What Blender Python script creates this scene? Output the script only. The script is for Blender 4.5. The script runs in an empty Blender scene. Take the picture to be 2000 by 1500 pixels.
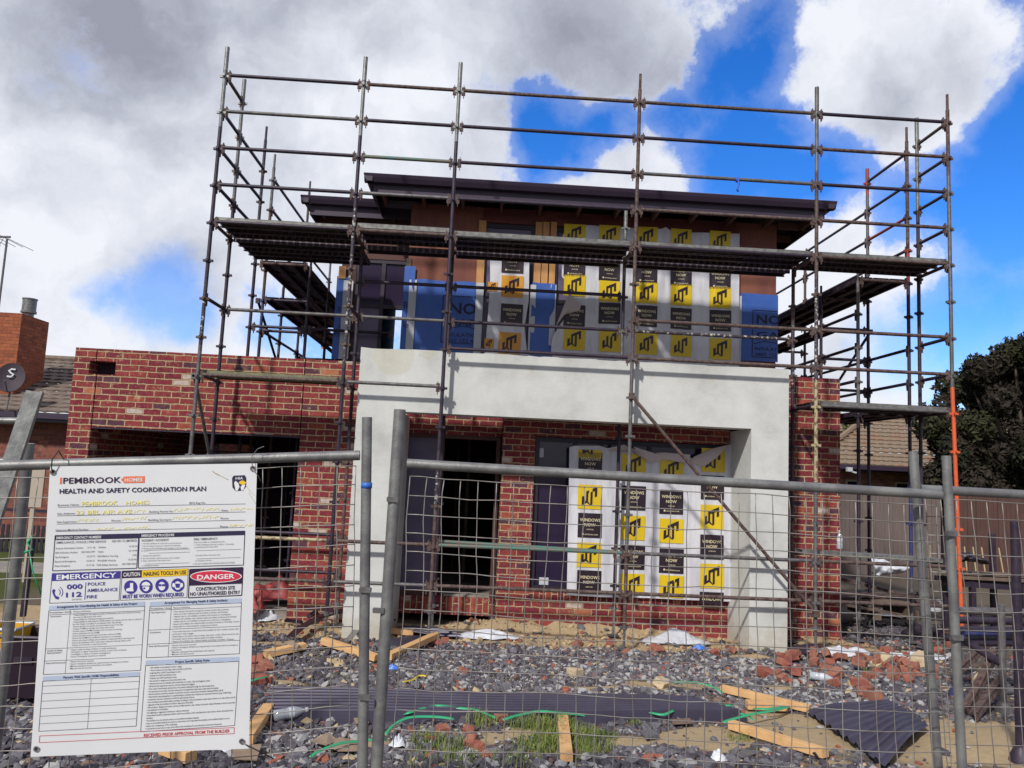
import bpy, math, random
import numpy as np
from mathutils import Vector, Matrix
random.seed(7); rng = np.random.default_rng(11)
sc = bpy.context.scene
COL = sc.collection
R = math.radians

# ------------------------------------------------------------------ camera
CAM = np.array([3.6044, -9.8342, 2.4])
RR = np.array([[0.99796912, -0.04415485, 0.04591282],
               [-0.05045186, -0.10787791, 0.99288316],
               [0.03888763, 0.99318312, 0.10988652]])      # right, up, forward
FPX = 1500.0
cd = bpy.data.cameras.new('camera'); cam = bpy.data.objects.new('camera', cd); COL.objects.link(cam)
cd.sensor_width = 36; cd.lens = FPX * 36 / 2000; cd.clip_start = 0.05; cd.clip_end = 2000
m3 = Matrix((RR[0], RR[1], -RR[2])).transposed()
cam.matrix_world = Matrix.Translation(Vector(CAM)) @ m3.to_4x4()
sc.camera = cam

def ray(px, py): return np.array([(px - 1000) / FPX, -(py - 750) / FPX, 1.0]) @ RR
def P(px, py, Y):                      # photo pixel -> point on the vertical plane y = Y
    d = ray(px, py); return CAM + d * ((Y - CAM[1]) / d[1])
def Zp(px, py, z):
    d = ray(px, py); return CAM + d * ((z - CAM[2]) / d[2])

# ------------------------------------------------------------------ light
SUN = np.array([-0.60, -1.0, 0.95]); SUN = SUN / np.linalg.norm(SUN)     # towards the sun
sl = bpy.data.lights.new('sun', 'SUN'); so = bpy.data.objects.new('sun', sl); COL.objects.link(so)
sl.energy = 2.85; sl.angle = R(3.0); sl.color = (1.0, 0.955, 0.87)
so.rotation_euler = Vector(SUN).to_track_quat('Z', 'Y').to_euler(); so.location = (0, -20, 30)
sc.view_settings.view_transform = 'Standard'; sc.view_settings.look = 'None'
sc.view_settings.exposure = 0.38; sc.view_settings.gamma = 1.0

class NT:
    """tiny helper round a node tree"""
    def __init__(s, t): s.t = t; s.n = t.nodes; s.l = t.links
    def new(s, typ, **kw):
        n = s.n.new(typ)
        for k, v in kw.items(): setattr(n, k, v)
        return n
    def link(s, a, b): s.l.new(a, b)
    def val(s, inp, v):
        if isinstance(v, bpy.types.NodeSocket): s.l.new(v, inp)
        else: inp.default_value = v
    def math(s, op, a, b=0.0, c=0.0, clamp=False):
        n = s.new('ShaderNodeMath', operation=op, use_clamp=clamp)
        s.val(n.inputs[0], a); s.val(n.inputs[1], b); s.val(n.inputs[2], c); return n.outputs[0]
    def vmath(s, op, a, b=(0, 0, 0), out=0, scale=None):
        n = s.new('ShaderNodeVectorMath', operation=op)
        s.val(n.inputs[0], a); s.val(n.inputs[1], b)
        if scale is not None: s.val(n.inputs['Scale'], scale)
        return n.outputs[out]
    def noise(s, vec, scale, detail=4, rough=0.55, out='Fac', dim='3D'):
        n = s.new('ShaderNodeTexNoise', noise_dimensions=dim); n.inputs['Scale'].default_value = scale
        n.inputs['Detail'].default_value = detail; n.inputs['Roughness'].default_value = rough
        if vec is not None: s.l.new(vec, n.inputs['Vector'])
        return n.outputs[out]
    def ramp(s, fac, stops, interp='LINEAR'):
        n = s.new('ShaderNodeValToRGB'); cr = n.color_ramp; cr.interpolation = interp
        while len(cr.elements) < len(stops): cr.elements.new(0.5)
        for e, (p, c) in zip(cr.elements, stops):
            e.position = p; e.color = (*c, 1) if len(c) == 3 else c
        s.l.new(fac, n.inputs[0]); return n.outputs[0]
    def mix(s, fac, a, b, blend='MIX'):
        n = s.new('ShaderNodeMix', data_type='RGBA', blend_type=blend)
        s.val(n.inputs[0], fac)
        for i, v in ((6, a), (7, b)):
            s.val(n.inputs[i], (*v, 1) if isinstance(v, tuple) and len(v) == 3 else v)
        return n.outputs[2]
    def sstep(s, x, lo, hi):
        n = s.new('ShaderNodeMapRange', interpolation_type='SMOOTHSTEP'); s.l.new(x, n.inputs[0])
        n.inputs[1].default_value = lo; n.inputs[2].default_value = hi; return n.outputs[0]

# ------------------------------------------------------------------ sky
w = bpy.data.worlds.new('World'); sc.world = w; w.use_nodes = True
t = NT(w.node_tree); t.n.clear()
out = t.new('ShaderNodeOutputWorld'); bg = t.new('ShaderNodeBackground'); t.link(bg.outputs[0], out.inputs[0])
SKY = 0.08; bg.inputs[1].default_value = SKY
sky = t.new('ShaderNodeTexSky', sky_type='NISHITA'); sky.sun_disc = False
sky.sun_elevation = math.asin(SUN[2]); sky.sun_rotation = math.atan2(SUN[0], SUN[1])
sky.air_density = 1.0; sky.dust_density = 0.3; sky.ozone_density = 3.0
hsv = t.new('ShaderNodeHueSaturation'); hsv.inputs['Saturation'].default_value = 1.35; hsv.inputs['Value'].default_value = 1.0
t.link(sky.outputs[0], hsv.inputs['Color'])
d0 = t.new('ShaderNodeTexCoord').outputs['Generated']
wob = t.noise(d0, 3.2, 3, 0.5, 'Color')
dirw = t.vmath('ADD', d0, t.vmath('SCALE', t.vmath('SUBTRACT', wob, (0.5, 0.5, 0.5)), scale=0.16))
wob2 = t.noise(d0, 11.0, 5, 0.6, 'Color')
dirw = t.vmath('ADD', dirw, t.vmath('SCALE', t.vmath('SUBTRACT', wob2, (0.5, 0.5, 0.5)), scale=0.075))
def blobs(lst):
    acc = None
    for (px, py, r, wgt) in lst:
        dd = ray(px, py) if not isinstance(px, tuple) else np.array(px, float); dd = dd / np.linalg.norm(dd)
        dist = t.vmath('DISTANCE', dirw, tuple(dd), out=1)
        v = t.math('MULTIPLY_ADD', dist, -1500.0 / r * wgt, wgt)
        acc = v if acc is None else t.math('MAXIMUM', acc, v)
    return acc
OUT = [((0, 0, 1), 0, 1100, 1), ((0, -1, .5), 0, 1500, 1), ((-1, -.2, .35), 0, 900, 1), ((1, -.3, .3), 0, 800, 1), ((.9, .3, .8), 0, 600, 1)]  # unseen clouds added out of frame to grey the blue fill
CL = OUT + [(-400, 500, 900, 1), (100, 330, 520, 1), (480, 250, 480, 1), (740, 280, 300, 1), (760, 60, 300, 1), (1080, -80, 330, 1), (930, 400, 130, 1), (960, 270, 110, 1),
      (1230, 60, 150, 1), (1270, 150, 90, .8), (1265, 345, 165, 1.1), (1350, 400, 150, 1), (1170, 385, 100, 1), (1690, 90, 190, 1), (1800, 130, 150, 1), (1860, 60, 100, .9), (1590, 60, 90, .9), (1740, 240, 90, .6), (1640, 400, 90, .8), (1790, 510, 110, .8), (1560, 560, 120, 1), (1790, 330, 70, .5),
      (1660, 470, 110, 1), (1590, 500, 130, 1), (1700, 560, 120, .9), (1740, 690, 130, 1), (1700, 780, 170, 1), (1890, 615, 50, .8), (1600, 640, 170, 1), (1820, 690, 60, .7),
      (150, 650, 260, 1), (480, 680, 180, 1), (-300, -100, 700, 1), (1350, -600, 450, 1), (2900, 600, 500, 1)]
mask_v = blobs(CL)
hole = blobs([(1100, 250, 120, 1.1), (1190, 232, 85, 1), (1310, 205, 70, 1), (1430, 100, 110, 1), (1430, 290, 150, 1.1), (1570, 340, 120, .9), (1940, 400, 170, 1.1), (1980, 240, 100, 1), (1940, 620, 120, .6)])
wisp = blobs([(330, 598, 110, 1), (250, 580, 80, 1), (400, 640, 70, 1), (560, 660, 60, 1), (1830, 700, 120, .8)])
mask_v = t.math('SUBTRACT', mask_v, t.math('MULTIPLY', t.math('MAXIMUM', hole, 0.0), 1.5))
fb = t.math('ADD', t.math('MULTIPLY', t.noise(d0, 4.5, 8, 0.6), 1.1), t.math('MULTIPLY', t.noise(d0, 16.0, 13, 0.74), 1.15))
mv = t.math('ADD', mask_v, t.math('ADD', fb, -1.14))
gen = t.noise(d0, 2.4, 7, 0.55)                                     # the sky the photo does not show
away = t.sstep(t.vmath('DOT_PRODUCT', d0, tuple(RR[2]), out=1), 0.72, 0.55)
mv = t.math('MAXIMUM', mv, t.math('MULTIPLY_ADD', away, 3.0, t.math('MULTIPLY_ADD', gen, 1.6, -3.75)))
mask = t.sstep(mv, -0.10, 0.44)
thin = t.math('MULTIPLY', t.sstep(mv, -0.75, 0.15), 0.22)
mask = t.math('MAXIMUM', mask, thin)
mask = t.math('MULTIPLY', mask, t.math('MULTIPLY_ADD', t.sstep(t.math('ADD', wisp, t.math('MULTIPLY_ADD', fb, .6, -.6)), 0.0, .7), -.72, 1.0))
gl = blobs([((0, 0, 1), 0, 1100, 1.3), ((0, -1, .5), 0, 1500, 1.0), ((-1, -.2, .35), 0, 800, .9), ((1, -.3, .3), 0, 800, .9), (250, 40, 300, 1), (560, 20, 230, .9), (760, 110, 120, .7), (1130, 20, 290, .85), (1290, 120, 150, .7), (330, 290, 190, .7), (560, 330, 150, .7), (120, 330, 140, .6),  # leading entries grey the unseen sky to lower the fill
            (330, 480, 150, .7), (700, 300, 110, .5), (900, 300, 110, .4), (1700, 180, 120, .5), (1870, 120, 90, .5), (60, 560, 120, .5), (380, 520, 130, .7)])
gsh = t.math('ADD', t.math('MULTIPLY', t.math('MAXIMUM', gl, 0.0), 0.75), t.math('MULTIPLY_ADD', t.noise(dirw, 5.0, 9, 0.6), 2.0, -0.93))
edge = t.sstep(mv, 0.05, 0.5)                                       # bright thin edges, greyer thick middles
gsh = t.math('MULTIPLY', gsh, t.math('MULTIPLY_ADD', edge, 0.7, 0.3), clamp=True)
ccol = t.ramp(gsh, [(0.0, (8.5, 8.75, 9.4)), (0.3, (6.8, 7.1, 7.9)), (0.65, (4.7, 4.95, 5.8)), (1.0, (3.2, 3.35, 4.1))])
skyc = t.mix(1.0, hsv.outputs[0], (1.0, 1.28, 1.85), 'MULTIPLY')
dim = t.math('MULTIPLY_ADD', away, -.22, 1.0)            # unseen sky dimmed to lower the fill light
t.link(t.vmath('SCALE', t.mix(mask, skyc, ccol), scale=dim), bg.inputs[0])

# ------------------------------------------------------------------ materials
def new_mat(name):
    m = bpy.data.materials.new(name); m.use_nodes = True
    tt = NT(m.node_tree); b = tt.n['Principled BSDF']; return m, tt, b
def mat(name, c, rough=0.6, metal=0.0, c2=None, scale=6.0, amt=1.0, bump=0.0, bscale=40.0, spec=0.5, lo=0.35, hi=0.65, trans=0.0, alpha=1.0, stretch=None):
    m, t, b = new_mat(name)
    oc = t.new('ShaderNodeTexCoord').outputs['Object']
    if stretch: oc = t.vmath('MULTIPLY', oc, stretch)
    if c2 is not None:
        f = t.sstep(t.noise(oc, scale, 6, 0.6), lo, hi)
        t.link(t.mix(t.math('MULTIPLY', f, amt), c, c2), b.inputs['Base Color'])
    else: b.inputs['Base Color'].default_value = (*c, 1)
    b.inputs['Roughness'].default_value = rough; b.inputs['Metallic'].default_value = metal
    b.inputs['Specular IOR Level'].default_value = spec; b.inputs['Alpha'].default_value = alpha
    b.inputs['Transmission Weight'].default_value = trans
    if bump:
        bn = t.new('ShaderNodeBump'); bn.inputs['Strength'].default_value = bump; bn.inputs['Distance'].default_value = 0.02
        t.link(t.noise(oc, bscale, 5, 0.6), bn.inputs['Height']); t.link(bn.outputs[0], b.inputs['Normal'])
    return m
def brick_mat(name, ramp, mortar, bw=0.24, rh=0.0857, ms=0.0125, wob=0.013, vertical=False, off=0.0):
    m, t, b = new_mat(name)
    tc = t.new('ShaderNodeTexCoord'); oc = tc.outputs['Object']
    sp = t.new('ShaderNodeSeparateXYZ'); t.link(oc, sp.inputs[0])
    sn = t.new('ShaderNodeSeparateXYZ'); t.link(tc.outputs['Normal'], sn.inputs[0])
    k = t.math('GREATER_THAN', t.math('ABSOLUTE', sn.outputs[0]), 0.6)
    kz = t.math('GREATER_THAN', t.math('ABSOLUTE', sn.outputs[2]), 0.6)
    u = t.math('ADD', t.math('MULTIPLY', sp.outputs[1], k), t.math('MULTIPLY', sp.outputs[0], t.math('SUBTRACT', 1.0, k)))
    v = t.math('ADD', t.math('MULTIPLY', sp.outputs[1], kz), t.math('MULTIPLY', sp.outputs[2], t.math('SUBTRACT', 1.0, kz)))
    v = t.math('ADD', v, off)
    cb = t.new('ShaderNodeCombineXYZ')
    t.link(v if vertical else u, cb.inputs[0]); t.link(u if vertical else v, cb.inputs[1])
    vec = cb.outputs[0]
    n1 = t.noise(vec, 10, 2, 0.5, 'Color'); n2 = t.noise(vec, 45, 3, 0.6, 'Color')
    vec2 = t.vmath('ADD', vec, t.vmath('SCALE', t.vmath('SUBTRACT', n1, (.5, .5, .5)), scale=wob * 1.5))
    vec2 = t.vmath('ADD', vec2, t.vmath('SCALE', t.vmath('SUBTRACT', n2, (.5, .5, .5)), scale=wob * 1.1))
    br = t.new('ShaderNodeTexBrick'); br.offset = 0.5
    t.link(vec2, br.inputs['Vector'])
    br.inputs['Color1'].default_value = (0, 0, 0, 1); br.inputs['Color2'].default_value = (1, 1, 1, 1); br.inputs['Mortar'].default_value = (.5, .5, .5, 1)
    for a, x in (('Scale', 1.0), ('Mortar Size', ms), ('Mortar Smooth', 1.0), ('Bias', 0.0), ('Brick Width', bw), ('Row Height', rh)): br.inputs[a].default_value = x
    bc = t.ramp(br.outputs['Color'], ramp, 'CONSTANT')
    pn = t.noise(oc, 14, 6, 0.65)
    bc = t.mix(1.0, bc, t.ramp(pn, [(0.25, (.70, .64, .70)), (0.5, (1.15, 1.12, 1.16)), (0.8, (1.5, 1.4, 1.4))]), 'MULTIPLY')
    lime = t.math('ADD', t.math('MULTIPLY', t.sstep(t.noise(oc, 5.5, 8, 0.75), 0.56, 0.74), 0.7), t.math('MULTIPLY', t.sstep(t.noise(oc, 22, 6, 0.7), 0.54, 0.72), 0.42), clamp=True)
    bc = t.mix(lime, bc, tuple(mortar))
    mc = t.mix(t.noise(oc, 9, 4), tuple(x * .72 for x in mortar), tuple(min(1, x * 1.15) for x in mortar))
    mf = t.sstep(t.math('ADD', br.outputs['Fac'], t.math('ADD', t.math('MULTIPLY_ADD', t.noise(oc, 26, 5, .65), .9, -.45), t.math('MULTIPLY_ADD', t.noise(oc, 3.0, 3), .6, -.3))), .30, .55)
    t.link(t.mix(mf, bc, mc), b.inputs['Base Color'])
    b.inputs['Roughness'].default_value = 0.92; b.inputs['Specular IOR Level'].default_value = 0.2
    h = t.math('ADD', t.math('MULTIPLY', mf, -1.0), t.math('MULTIPLY', t.noise(oc, 60, 4), 0.35))
    bn = t.new('ShaderNodeBump'); bn.inputs['Strength'].default_value = 0.8; bn.inputs['Distance'].default_value = 0.008
    t.link(h, bn.inputs['Height']); t.link(bn.outputs[0], b.inputs['Normal'])
    return m
red = (0.18, 0.030, 0.040)
RAMP = [(0.0, (.15, .030, .036)), (0.14, red), (0.26, (.17, .028, .036)), (0.40, (.225, .044, .043)), (0.5, (.155, .027, .038)), (0.62, (.26, .064, .043)), (0.69, (.20, .04, .04)), (0.82, (.085, .036, .052)), (0.905, (.24, .05, .045)), (0.965, (.42, .36, .31)), (0.985, (.36, .13, .07))]
M = {}
M['brick'] = brick_mat('recycled_brick', RAMP, (.45, .345, .21))
M['brick_soldier'] = brick_mat('recycled_brick_on_edge', RAMP, (.45, .345, .21), vertical=True, off=0.02)
M['orange_brick'] = brick_mat('orange_brick', [(0, (.27, .085, .045)), (.3, (.31, .10, .048)), (.6, (.24, .075, .04)), (.85, (.20, .065, .04))], (.20, .10, .06), ms=0.008, wob=0.002)
M['plum_brick'] = brick_mat('plum_brick', [(0, (.17, .06, .05)), (.3, (.21, .075, .055)), (.6, (.15, .055, .05)), (.85, (.24, .10, .07))], (.22, .15, .12), ms=0.009, wob=0.003)

def render_mat():
    m, t, b = new_mat('white_cement_render')
    oc = t.new('ShaderNodeTexCoord').outputs['Object']
    n = t.noise(oc, 1.6, 8, 0.65); n2 = t.noise(oc, 7, 6, 0.6)
    c = t.ramp(n, [(0.3, (.45, .455, .445)), (0.5, (.57, .58, .57)), (0.7, (.64, .65, .645))])
    c = t.mix(t.math('MULTIPLY', t.sstep(n2, .58, .75), .25), c, (.62, .63, .60))
    oc2 = t.vmath('ADD', oc, t.vmath('SCALE', t.vmath('SUBTRACT', t.noise(oc, 6, 3, .5, 'Color'), (.5, .5, .5)), scale=0.12))
    for (px, py, r, sx, a) in ((770, 693, .30, 1.0, .40), (832, 690, .10, 1.0, .3), (848, 688, .06, 1.0, .3), (921, 719, .035, 1, .5), (1038, 723, .04, 1, .5), (1273, 735, .04, 1, .45), (1393, 741, .035, 1, .45), (1433, 741, .035, 1, .4)):
        q = P(px, py, .18)
        d = t.vmath('DISTANCE', oc2, (q[0], .18, q[2]), out=1)
        c = t.mix(t.math('MULTIPLY', t.sstep(t.math('MULTIPLY', d, -1.0), -r, -r * .8), a), c, (.50, .47, .34))
    sz = t.new('ShaderNodeSeparateXYZ'); t.link(oc2, sz.inputs[0])
    splash = t.sstep(t.math('ADD', sz.outputs[2], t.math('MULTIPLY_ADD', t.noise(oc, 5, 6, .7), .9, -.45)), .62, .25)
    c = t.mix(t.math('MULTIPLY', splash, .55), c, (.42, .36, .27))
    drip = t.math('MULTIPLY', t.sstep(t.noise(t.vmath('MULTIPLY', oc, (5, 5, .35)), 1.0, 5, .6), .58, .72), t.sstep(sz.outputs[2], 3.2, 3.95))
    c = t.mix(t.math('MULTIPLY', drip, .22), c, (.40, .38, .32))
    t.link(c, b.inputs['Base Color']); b.inputs['Roughness'].default_value = .9; b.inputs['Specular IOR Level'].default_value = .2
    bn = t.new('ShaderNodeBump'); bn.inputs['Strength'].default_value = .35; bn.inputs['Distance'].default_value = .01
    t.link(t.noise(oc, 28, 6, .6), bn.inputs['Height']); t.link(bn.outputs[0], b.inputs['Normal']); return m
M['render'] = render_mat()
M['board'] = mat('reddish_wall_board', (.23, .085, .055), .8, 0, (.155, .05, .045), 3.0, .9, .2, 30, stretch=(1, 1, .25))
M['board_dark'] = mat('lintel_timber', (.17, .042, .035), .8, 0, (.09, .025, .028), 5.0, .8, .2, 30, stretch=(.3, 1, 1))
M['pine'] = mat('fresh_pine', (.58, .30, .11), .65, 0, (.48, .23, .085), 9.0, .8, .15, 60, stretch=(1, 1, .2))
M['pine2'] = mat('pine_offcut', (.70, .43, .20), .7, 0, (.54, .30, .13), 7.0, .7, .15, 60)
M['old_timber'] = mat('weathered_timber', (.11, .075, .06), .85, 0, (.18, .13, .10), 6.0, .8, .3, 40)
M['grey_timber'] = mat('grey_timber', (.17, .145, .13), .85, 0, (.25, .215, .19), 6.0, .8, .3, 40)
M['wrap'] = mat('blue_house_wrap', (.045, .125, .46), .42, 0, (.035, .095, .37), 2.5, .7, .35, 5.0)
M['wrap_edge'] = mat('pale_wrap_tape', (.50, .52, .58), .5)
M['wrap_ink'] = mat('navy_ink', (.012, .012, .05), .6)
M['alu'] = mat('dark_window_aluminium', (.030, .024, .040), .45, .2)
M['glass'] = mat('dark_window_glass', (.030, .020, .050), .08, 0, (.022, .015, .038), 1.5, .7, spec=.45)
M['glass_film'] = mat('lilac_film_on_glass', (.15, .125, .21), .35, 0, (.11, .09, .16), 2.0, .8)
M['gutter'] = mat('charcoal_plum_gutter', (.050, .034, .062), .38, .1, (.040, .027, .05), 2.0, .6)
M['soffit'] = mat('dark_timber_soffit', (.12, .06, .04), .85)
M['roof_metal'] = mat('charcoal_metal_roof', (.045, .04, .055), .5, .2)
M['interior'] = mat('unlined_interior', (.045, .026, .05), .95)  # unlined rooms, purple shadow tone tinted into the base colour
M['concrete'] = mat('concrete', (.30, .27, .24), .9, 0, (.20, .18, .16), 4, .8, .3, 30)
M['film'] = mat('white_plastic_film', (.66, .66, .71), .34, 0, (.50, .50, .57), 9.0, .8, .5, 9.0, stretch=(1, 1, .22))  # vertical grey streaks paint fold shade into the film colour
M['film_back'] = mat('folded_film_back', (.52, .44, .44), .45)
M['film_yellow'] = mat('yellow_print', (.68, .48, .012), .4)
M['film_orange'] = mat('orange_print', (.66, .30, .035), .4)
M['film_black'] = mat('black_print', (.022, .012, .022), .4)
M['film_cream'] = mat('cream_print', (.70, .62, .40), .5)
# scaffold steel
M['galv'] = mat('galvanised_steel', (.24, .245, .24), .45, .45, (.14, .14, .145), 18, .9, .1, 60)
M['galv_dull'] = mat('dull_galvanised_steel', (.165, .16, .165), .55, .35, (.10, .09, .10), 14, .9, .15, 60)
M['steel_dark'] = mat('dark_painted_steel', (.026, .018, .036), .5, .2, (.055, .036, .055), 16, .7, .1, 60)
M['steel_blue'] = mat('blue_painted_steel', (.020, .035, .16), .5, .1, (.07, .06, .10), 14, .8, .1, 60)
M['steel_rust'] = mat('rusty_steel', (.068, .034, .034), .75, .1, (.14, .10, .088), 20, .9, .2, 60)
M['steel_tan'] = mat('rust_speckled_tube', (.135, .098, .085), .7, .15, (.062, .034, .034), 26, .9, .2, 60)
M['steel_green'] = mat('green_flaking_tube', (.06, .19, .17), .6, .1, (.20, .13, .10), 16, .9, .2, 60)
M['steel_flaky'] = mat('flaking_white_paint', (.045, .033, .05), .6, .1, (.55, .54, .47), 22, .85, .15, 60, lo=.54, hi=.62)
M['steel_cream'] = mat('cream_flaking_paint', (.42, .36, .22), .6, .1, (.14, .08, .06), 18, .9, .15, 60, lo=.48, hi=.58)
M['steel_orange'] = mat('orange_paint', (.72, .115, .030), .5, 0, (.50, .085, .035), 12, .6, .1, 60)
M['steel_red'] = mat('red_oxide_paint', (.34, .055, .035), .6, .1, (.20, .06, .05), 14, .8, .1, 60)
def plank_mat():
    m, t, b = new_mat('perforated_steel_plank')
    oc = t.new('ShaderNodeTexCoord').outputs['Object']
    f = t.vmath('FRACTION', t.vmath('MULTIPLY', oc, (11.0, 13.0, 0.0)))
    d = t.vmath('LENGTH', t.vmath('SUBTRACT', f, (.5, .5, 0)), out=1)
    dot = t.math('LESS_THAN', d, .17)
    base = t.mix(t.sstep(t.noise(oc, 9, 6), .4, .65), (.042, .028, .045), (.075, .05, .068))  # underside shade put into the base colour, darker and purple
    t.link(t.mix(dot, base, (.17, .14, .17)), b.inputs['Base Color'])
    b.inputs['Roughness'].default_value = .55; b.inputs['Metallic'].default_value = .25; return m
M['plank'] = plank_mat()
M['plank_edge'] = mat('plank_edge_steel', (.23, .235, .22), .5, .3, (.11, .10, .10), 14, .8)
M['plank_green'] = mat('mossy_plank', (.20, .22, .12), .7, .1, (.12, .11, .08), 12, .8)

# ------------------------------------------------------------------ mesh tools
class MB:
    def __init__(s): s.v = []; s.f = []; s.mi = []; s.n = 0; s.cur = 0
    def add(s, verts, faces, mi=None):
        b = s.n; s.v.extend([tuple(map(float, p)) for p in verts]); s.n += len(verts)
        for f in faces: s.f.append(tuple(i + b for i in f)); s.mi.append(s.cur if mi is None else mi)
        return s
    def box(s, lo, hi, mi=None):
        x0, y0, z0 = lo; x1, y1, z1 = hi
        v = [(x0, y0, z0), (x1, y0, z0), (x1, y1, z0), (x0, y1, z0), (x0, y0, z1), (x1, y0, z1), (x1, y1, z1), (x0, y1, z1)]
        return s.add(v, [(3, 2, 1, 0), (4, 5, 6, 7), (0, 1, 5, 4), (1, 2, 6, 5), (2, 3, 7, 6), (3, 0, 4, 7)], mi)
    def cbox(s, c, size, mi=None):
        return s.box([c[i] - size[i] / 2 for i in range(3)], [c[i] + size[i] / 2 for i in range(3)], mi)
    def bar(s, p0, p1, wd, ht, up=(0, 0, 1), mi=None, bev=0.0):
        p0 = np.array(p0, float); p1 = np.array(p1, float); d = p1 - p0; d /= np.linalg.norm(d)
        a = np.cross(d, up); a /= np.linalg.norm(a); b = np.cross(a, d)
        a = a * wd / 2; b = b * ht / 2
        if bev:
            k = 1 - bev
            ring = [(-1, -k), (-k, -1), (k, -1), (1, -k), (1, k), (k, 1), (-k, 1), (-1, k)]
        else: ring = [(-1, -1), (1, -1), (1, 1), (-1, 1)]
        n = len(ring)
        v = [p + a * x + b * y for p in (p0, p1) for (x, y) in ring]
        f = [tuple(range(n - 1, -1, -1)), tuple(range(n, 2 * n))] + [(i, (i + 1) % n, n + (i + 1) % n, n + i) for i in range(n)]
        return s.add(v, f, mi)
    def tube(s, p0, p1, r, seg=10, mi=None, r1=None, cap=True):
        return s.path([p0, p1], r, seg, mi, [r, r if r1 is None else r1], cap)
    def path(s, pts, r, seg=8, mi=None, rad=None, cap=True):
        pts = [np.array(p, float) for p in pts]; n = len(pts); V = []
        prev = None
        for i in range(n):
            d = pts[min(i + 1, n - 1)] - pts[max(i - 1, 0)]; d /= (np.linalg.norm(d) + 1e-12)
            if prev is None:
                a = np.cross(d, (0, 0, 1) if abs(d[2]) < .9 else (1, 0, 0))
            else: a = prev - d * np.dot(prev, d)
            a /= np.linalg.norm(a); prev = a; b = np.cross(d, a)
            rr = r if rad is None else rad[i]
            for k in range(seg):
                q = 2 * math.pi * k / seg; V.append(pts[i] + (a * math.cos(q) + b * math.sin(q)) * rr)
        F = []
        for i in range(n - 1):
            for k in range(seg):
                F.append((i * seg + k, i * seg + (k + 1) % seg, (i + 1) * seg + (k + 1) % seg, (i + 1) * seg + k))
        if cap: F.append(tuple(range(seg - 1, -1, -1))); F.append(tuple((n - 1) * seg + k for k in range(seg)))
        return s.add(V, F, mi)
    def ribbon(s, pts, wd, th=0.002, up=(0, 0, 1), mi=None):
        """flat strap along pts with real thickness"""
        pts = [np.array(p, float) for p in pts]; n = len(pts); V = []
        for i in range(n):
            d = pts[min(i + 1, n - 1)] - pts[max(i - 1, 0)]; d /= np.linalg.norm(d)
            a = np.cross(d, up); a /= np.linalg.norm(a); b = np.cross(a, d)
            V += [pts[i] + a * wd / 2, pts[i] - a * wd / 2, pts[i] - a * wd / 2 + b * th, pts[i] + a * wd / 2 + b * th]
        F = [(3, 2, 1, 0), tuple(4 * (n - 1) + k for k in range(4))]
        for i in range(n - 1):
            for k in range(4): F.append((4 * i + k, 4 * i + (k + 1) % 4, 4 * i + 4 + (k + 1) % 4, 4 * i + 4 + k))
        return s.add(V, F, mi)
    def grid(s, fn, nu, nv, th=0.0, mi=None):
        """fn(u,v)->point; th thickens along +Y"""
        V = [fn(i / nu, j / nv) for j in range(nv + 1) for i in range(nu + 1)]
        F = [(j * (nu + 1) + i, j * (nu + 1) + i + 1, (j + 1) * (nu + 1) + i + 1, (j + 1) * (nu + 1) + i) for j in range(nv) for i in range(nu)]
        return s.add(V, F, mi)
    def prism(s, poly, y0, y1, mi=None):
        """polygon in x,z extruded from y0 to y1"""
        n = len(poly)
        v = [(x, y0, z) for x, z in poly] + [(x, y1, z) for x, z in poly]
        f = [tuple(range(n)), tuple(range(2 * n - 1, n - 1, -1))] + [(i, n + i, n + (i + 1) % n, (i + 1) % n) for i in range(n)]
        return s.add(v, f, mi)
    def build(s, name, mats, parent=None, smooth=False, props=None):
        me = bpy.data.meshes.new(name); me.from_pydata(s.v, [], s.f)
        if not isinstance(mats, (list, tuple)): mats = [mats]
        for q in mats: me.materials.append(M[q] if isinstance(q, str) else q)
        if len(mats) > 1: me.polygons.foreach_set('material_index', s.mi)
        if smooth: me.polygons.foreach_set('use_smooth', [True] * len(me.polygons))
        me.update()
        o = bpy.data.objects.new(name, me); COL.objects.link(o)
        if parent is not None:
            o.parent = parent
            l = Vector((0, 0, 0)); q = parent
            while q is not None: l += q.location; q = q.parent
            o.location = -l
        if props:
            for k, x in props.items(): o[k] = x
        return o
def tag(o, label, cat, group=None):
    o['label'] = label; o['category'] = cat
    if group: o['group'] = group
    return o
def thing(name, loc, label, cat, group=None):
    o = bpy.data.objects.new(name, None); COL.objects.link(o); o.location = tuple(map(float, loc)); o.empty_display_size = .2
    return tag(o, label, cat, group)
def struct(o, kind='structure'): o['kind'] = kind; return o
def smooth_tubes(o, ang=40):
    me = o.data
    me.polygons.foreach_set('use_smooth', [True] * len(me.polygons))
    try: me.set_sharp_from_angle(angle=R(ang))
    except Exception: pass
    return o

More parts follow.
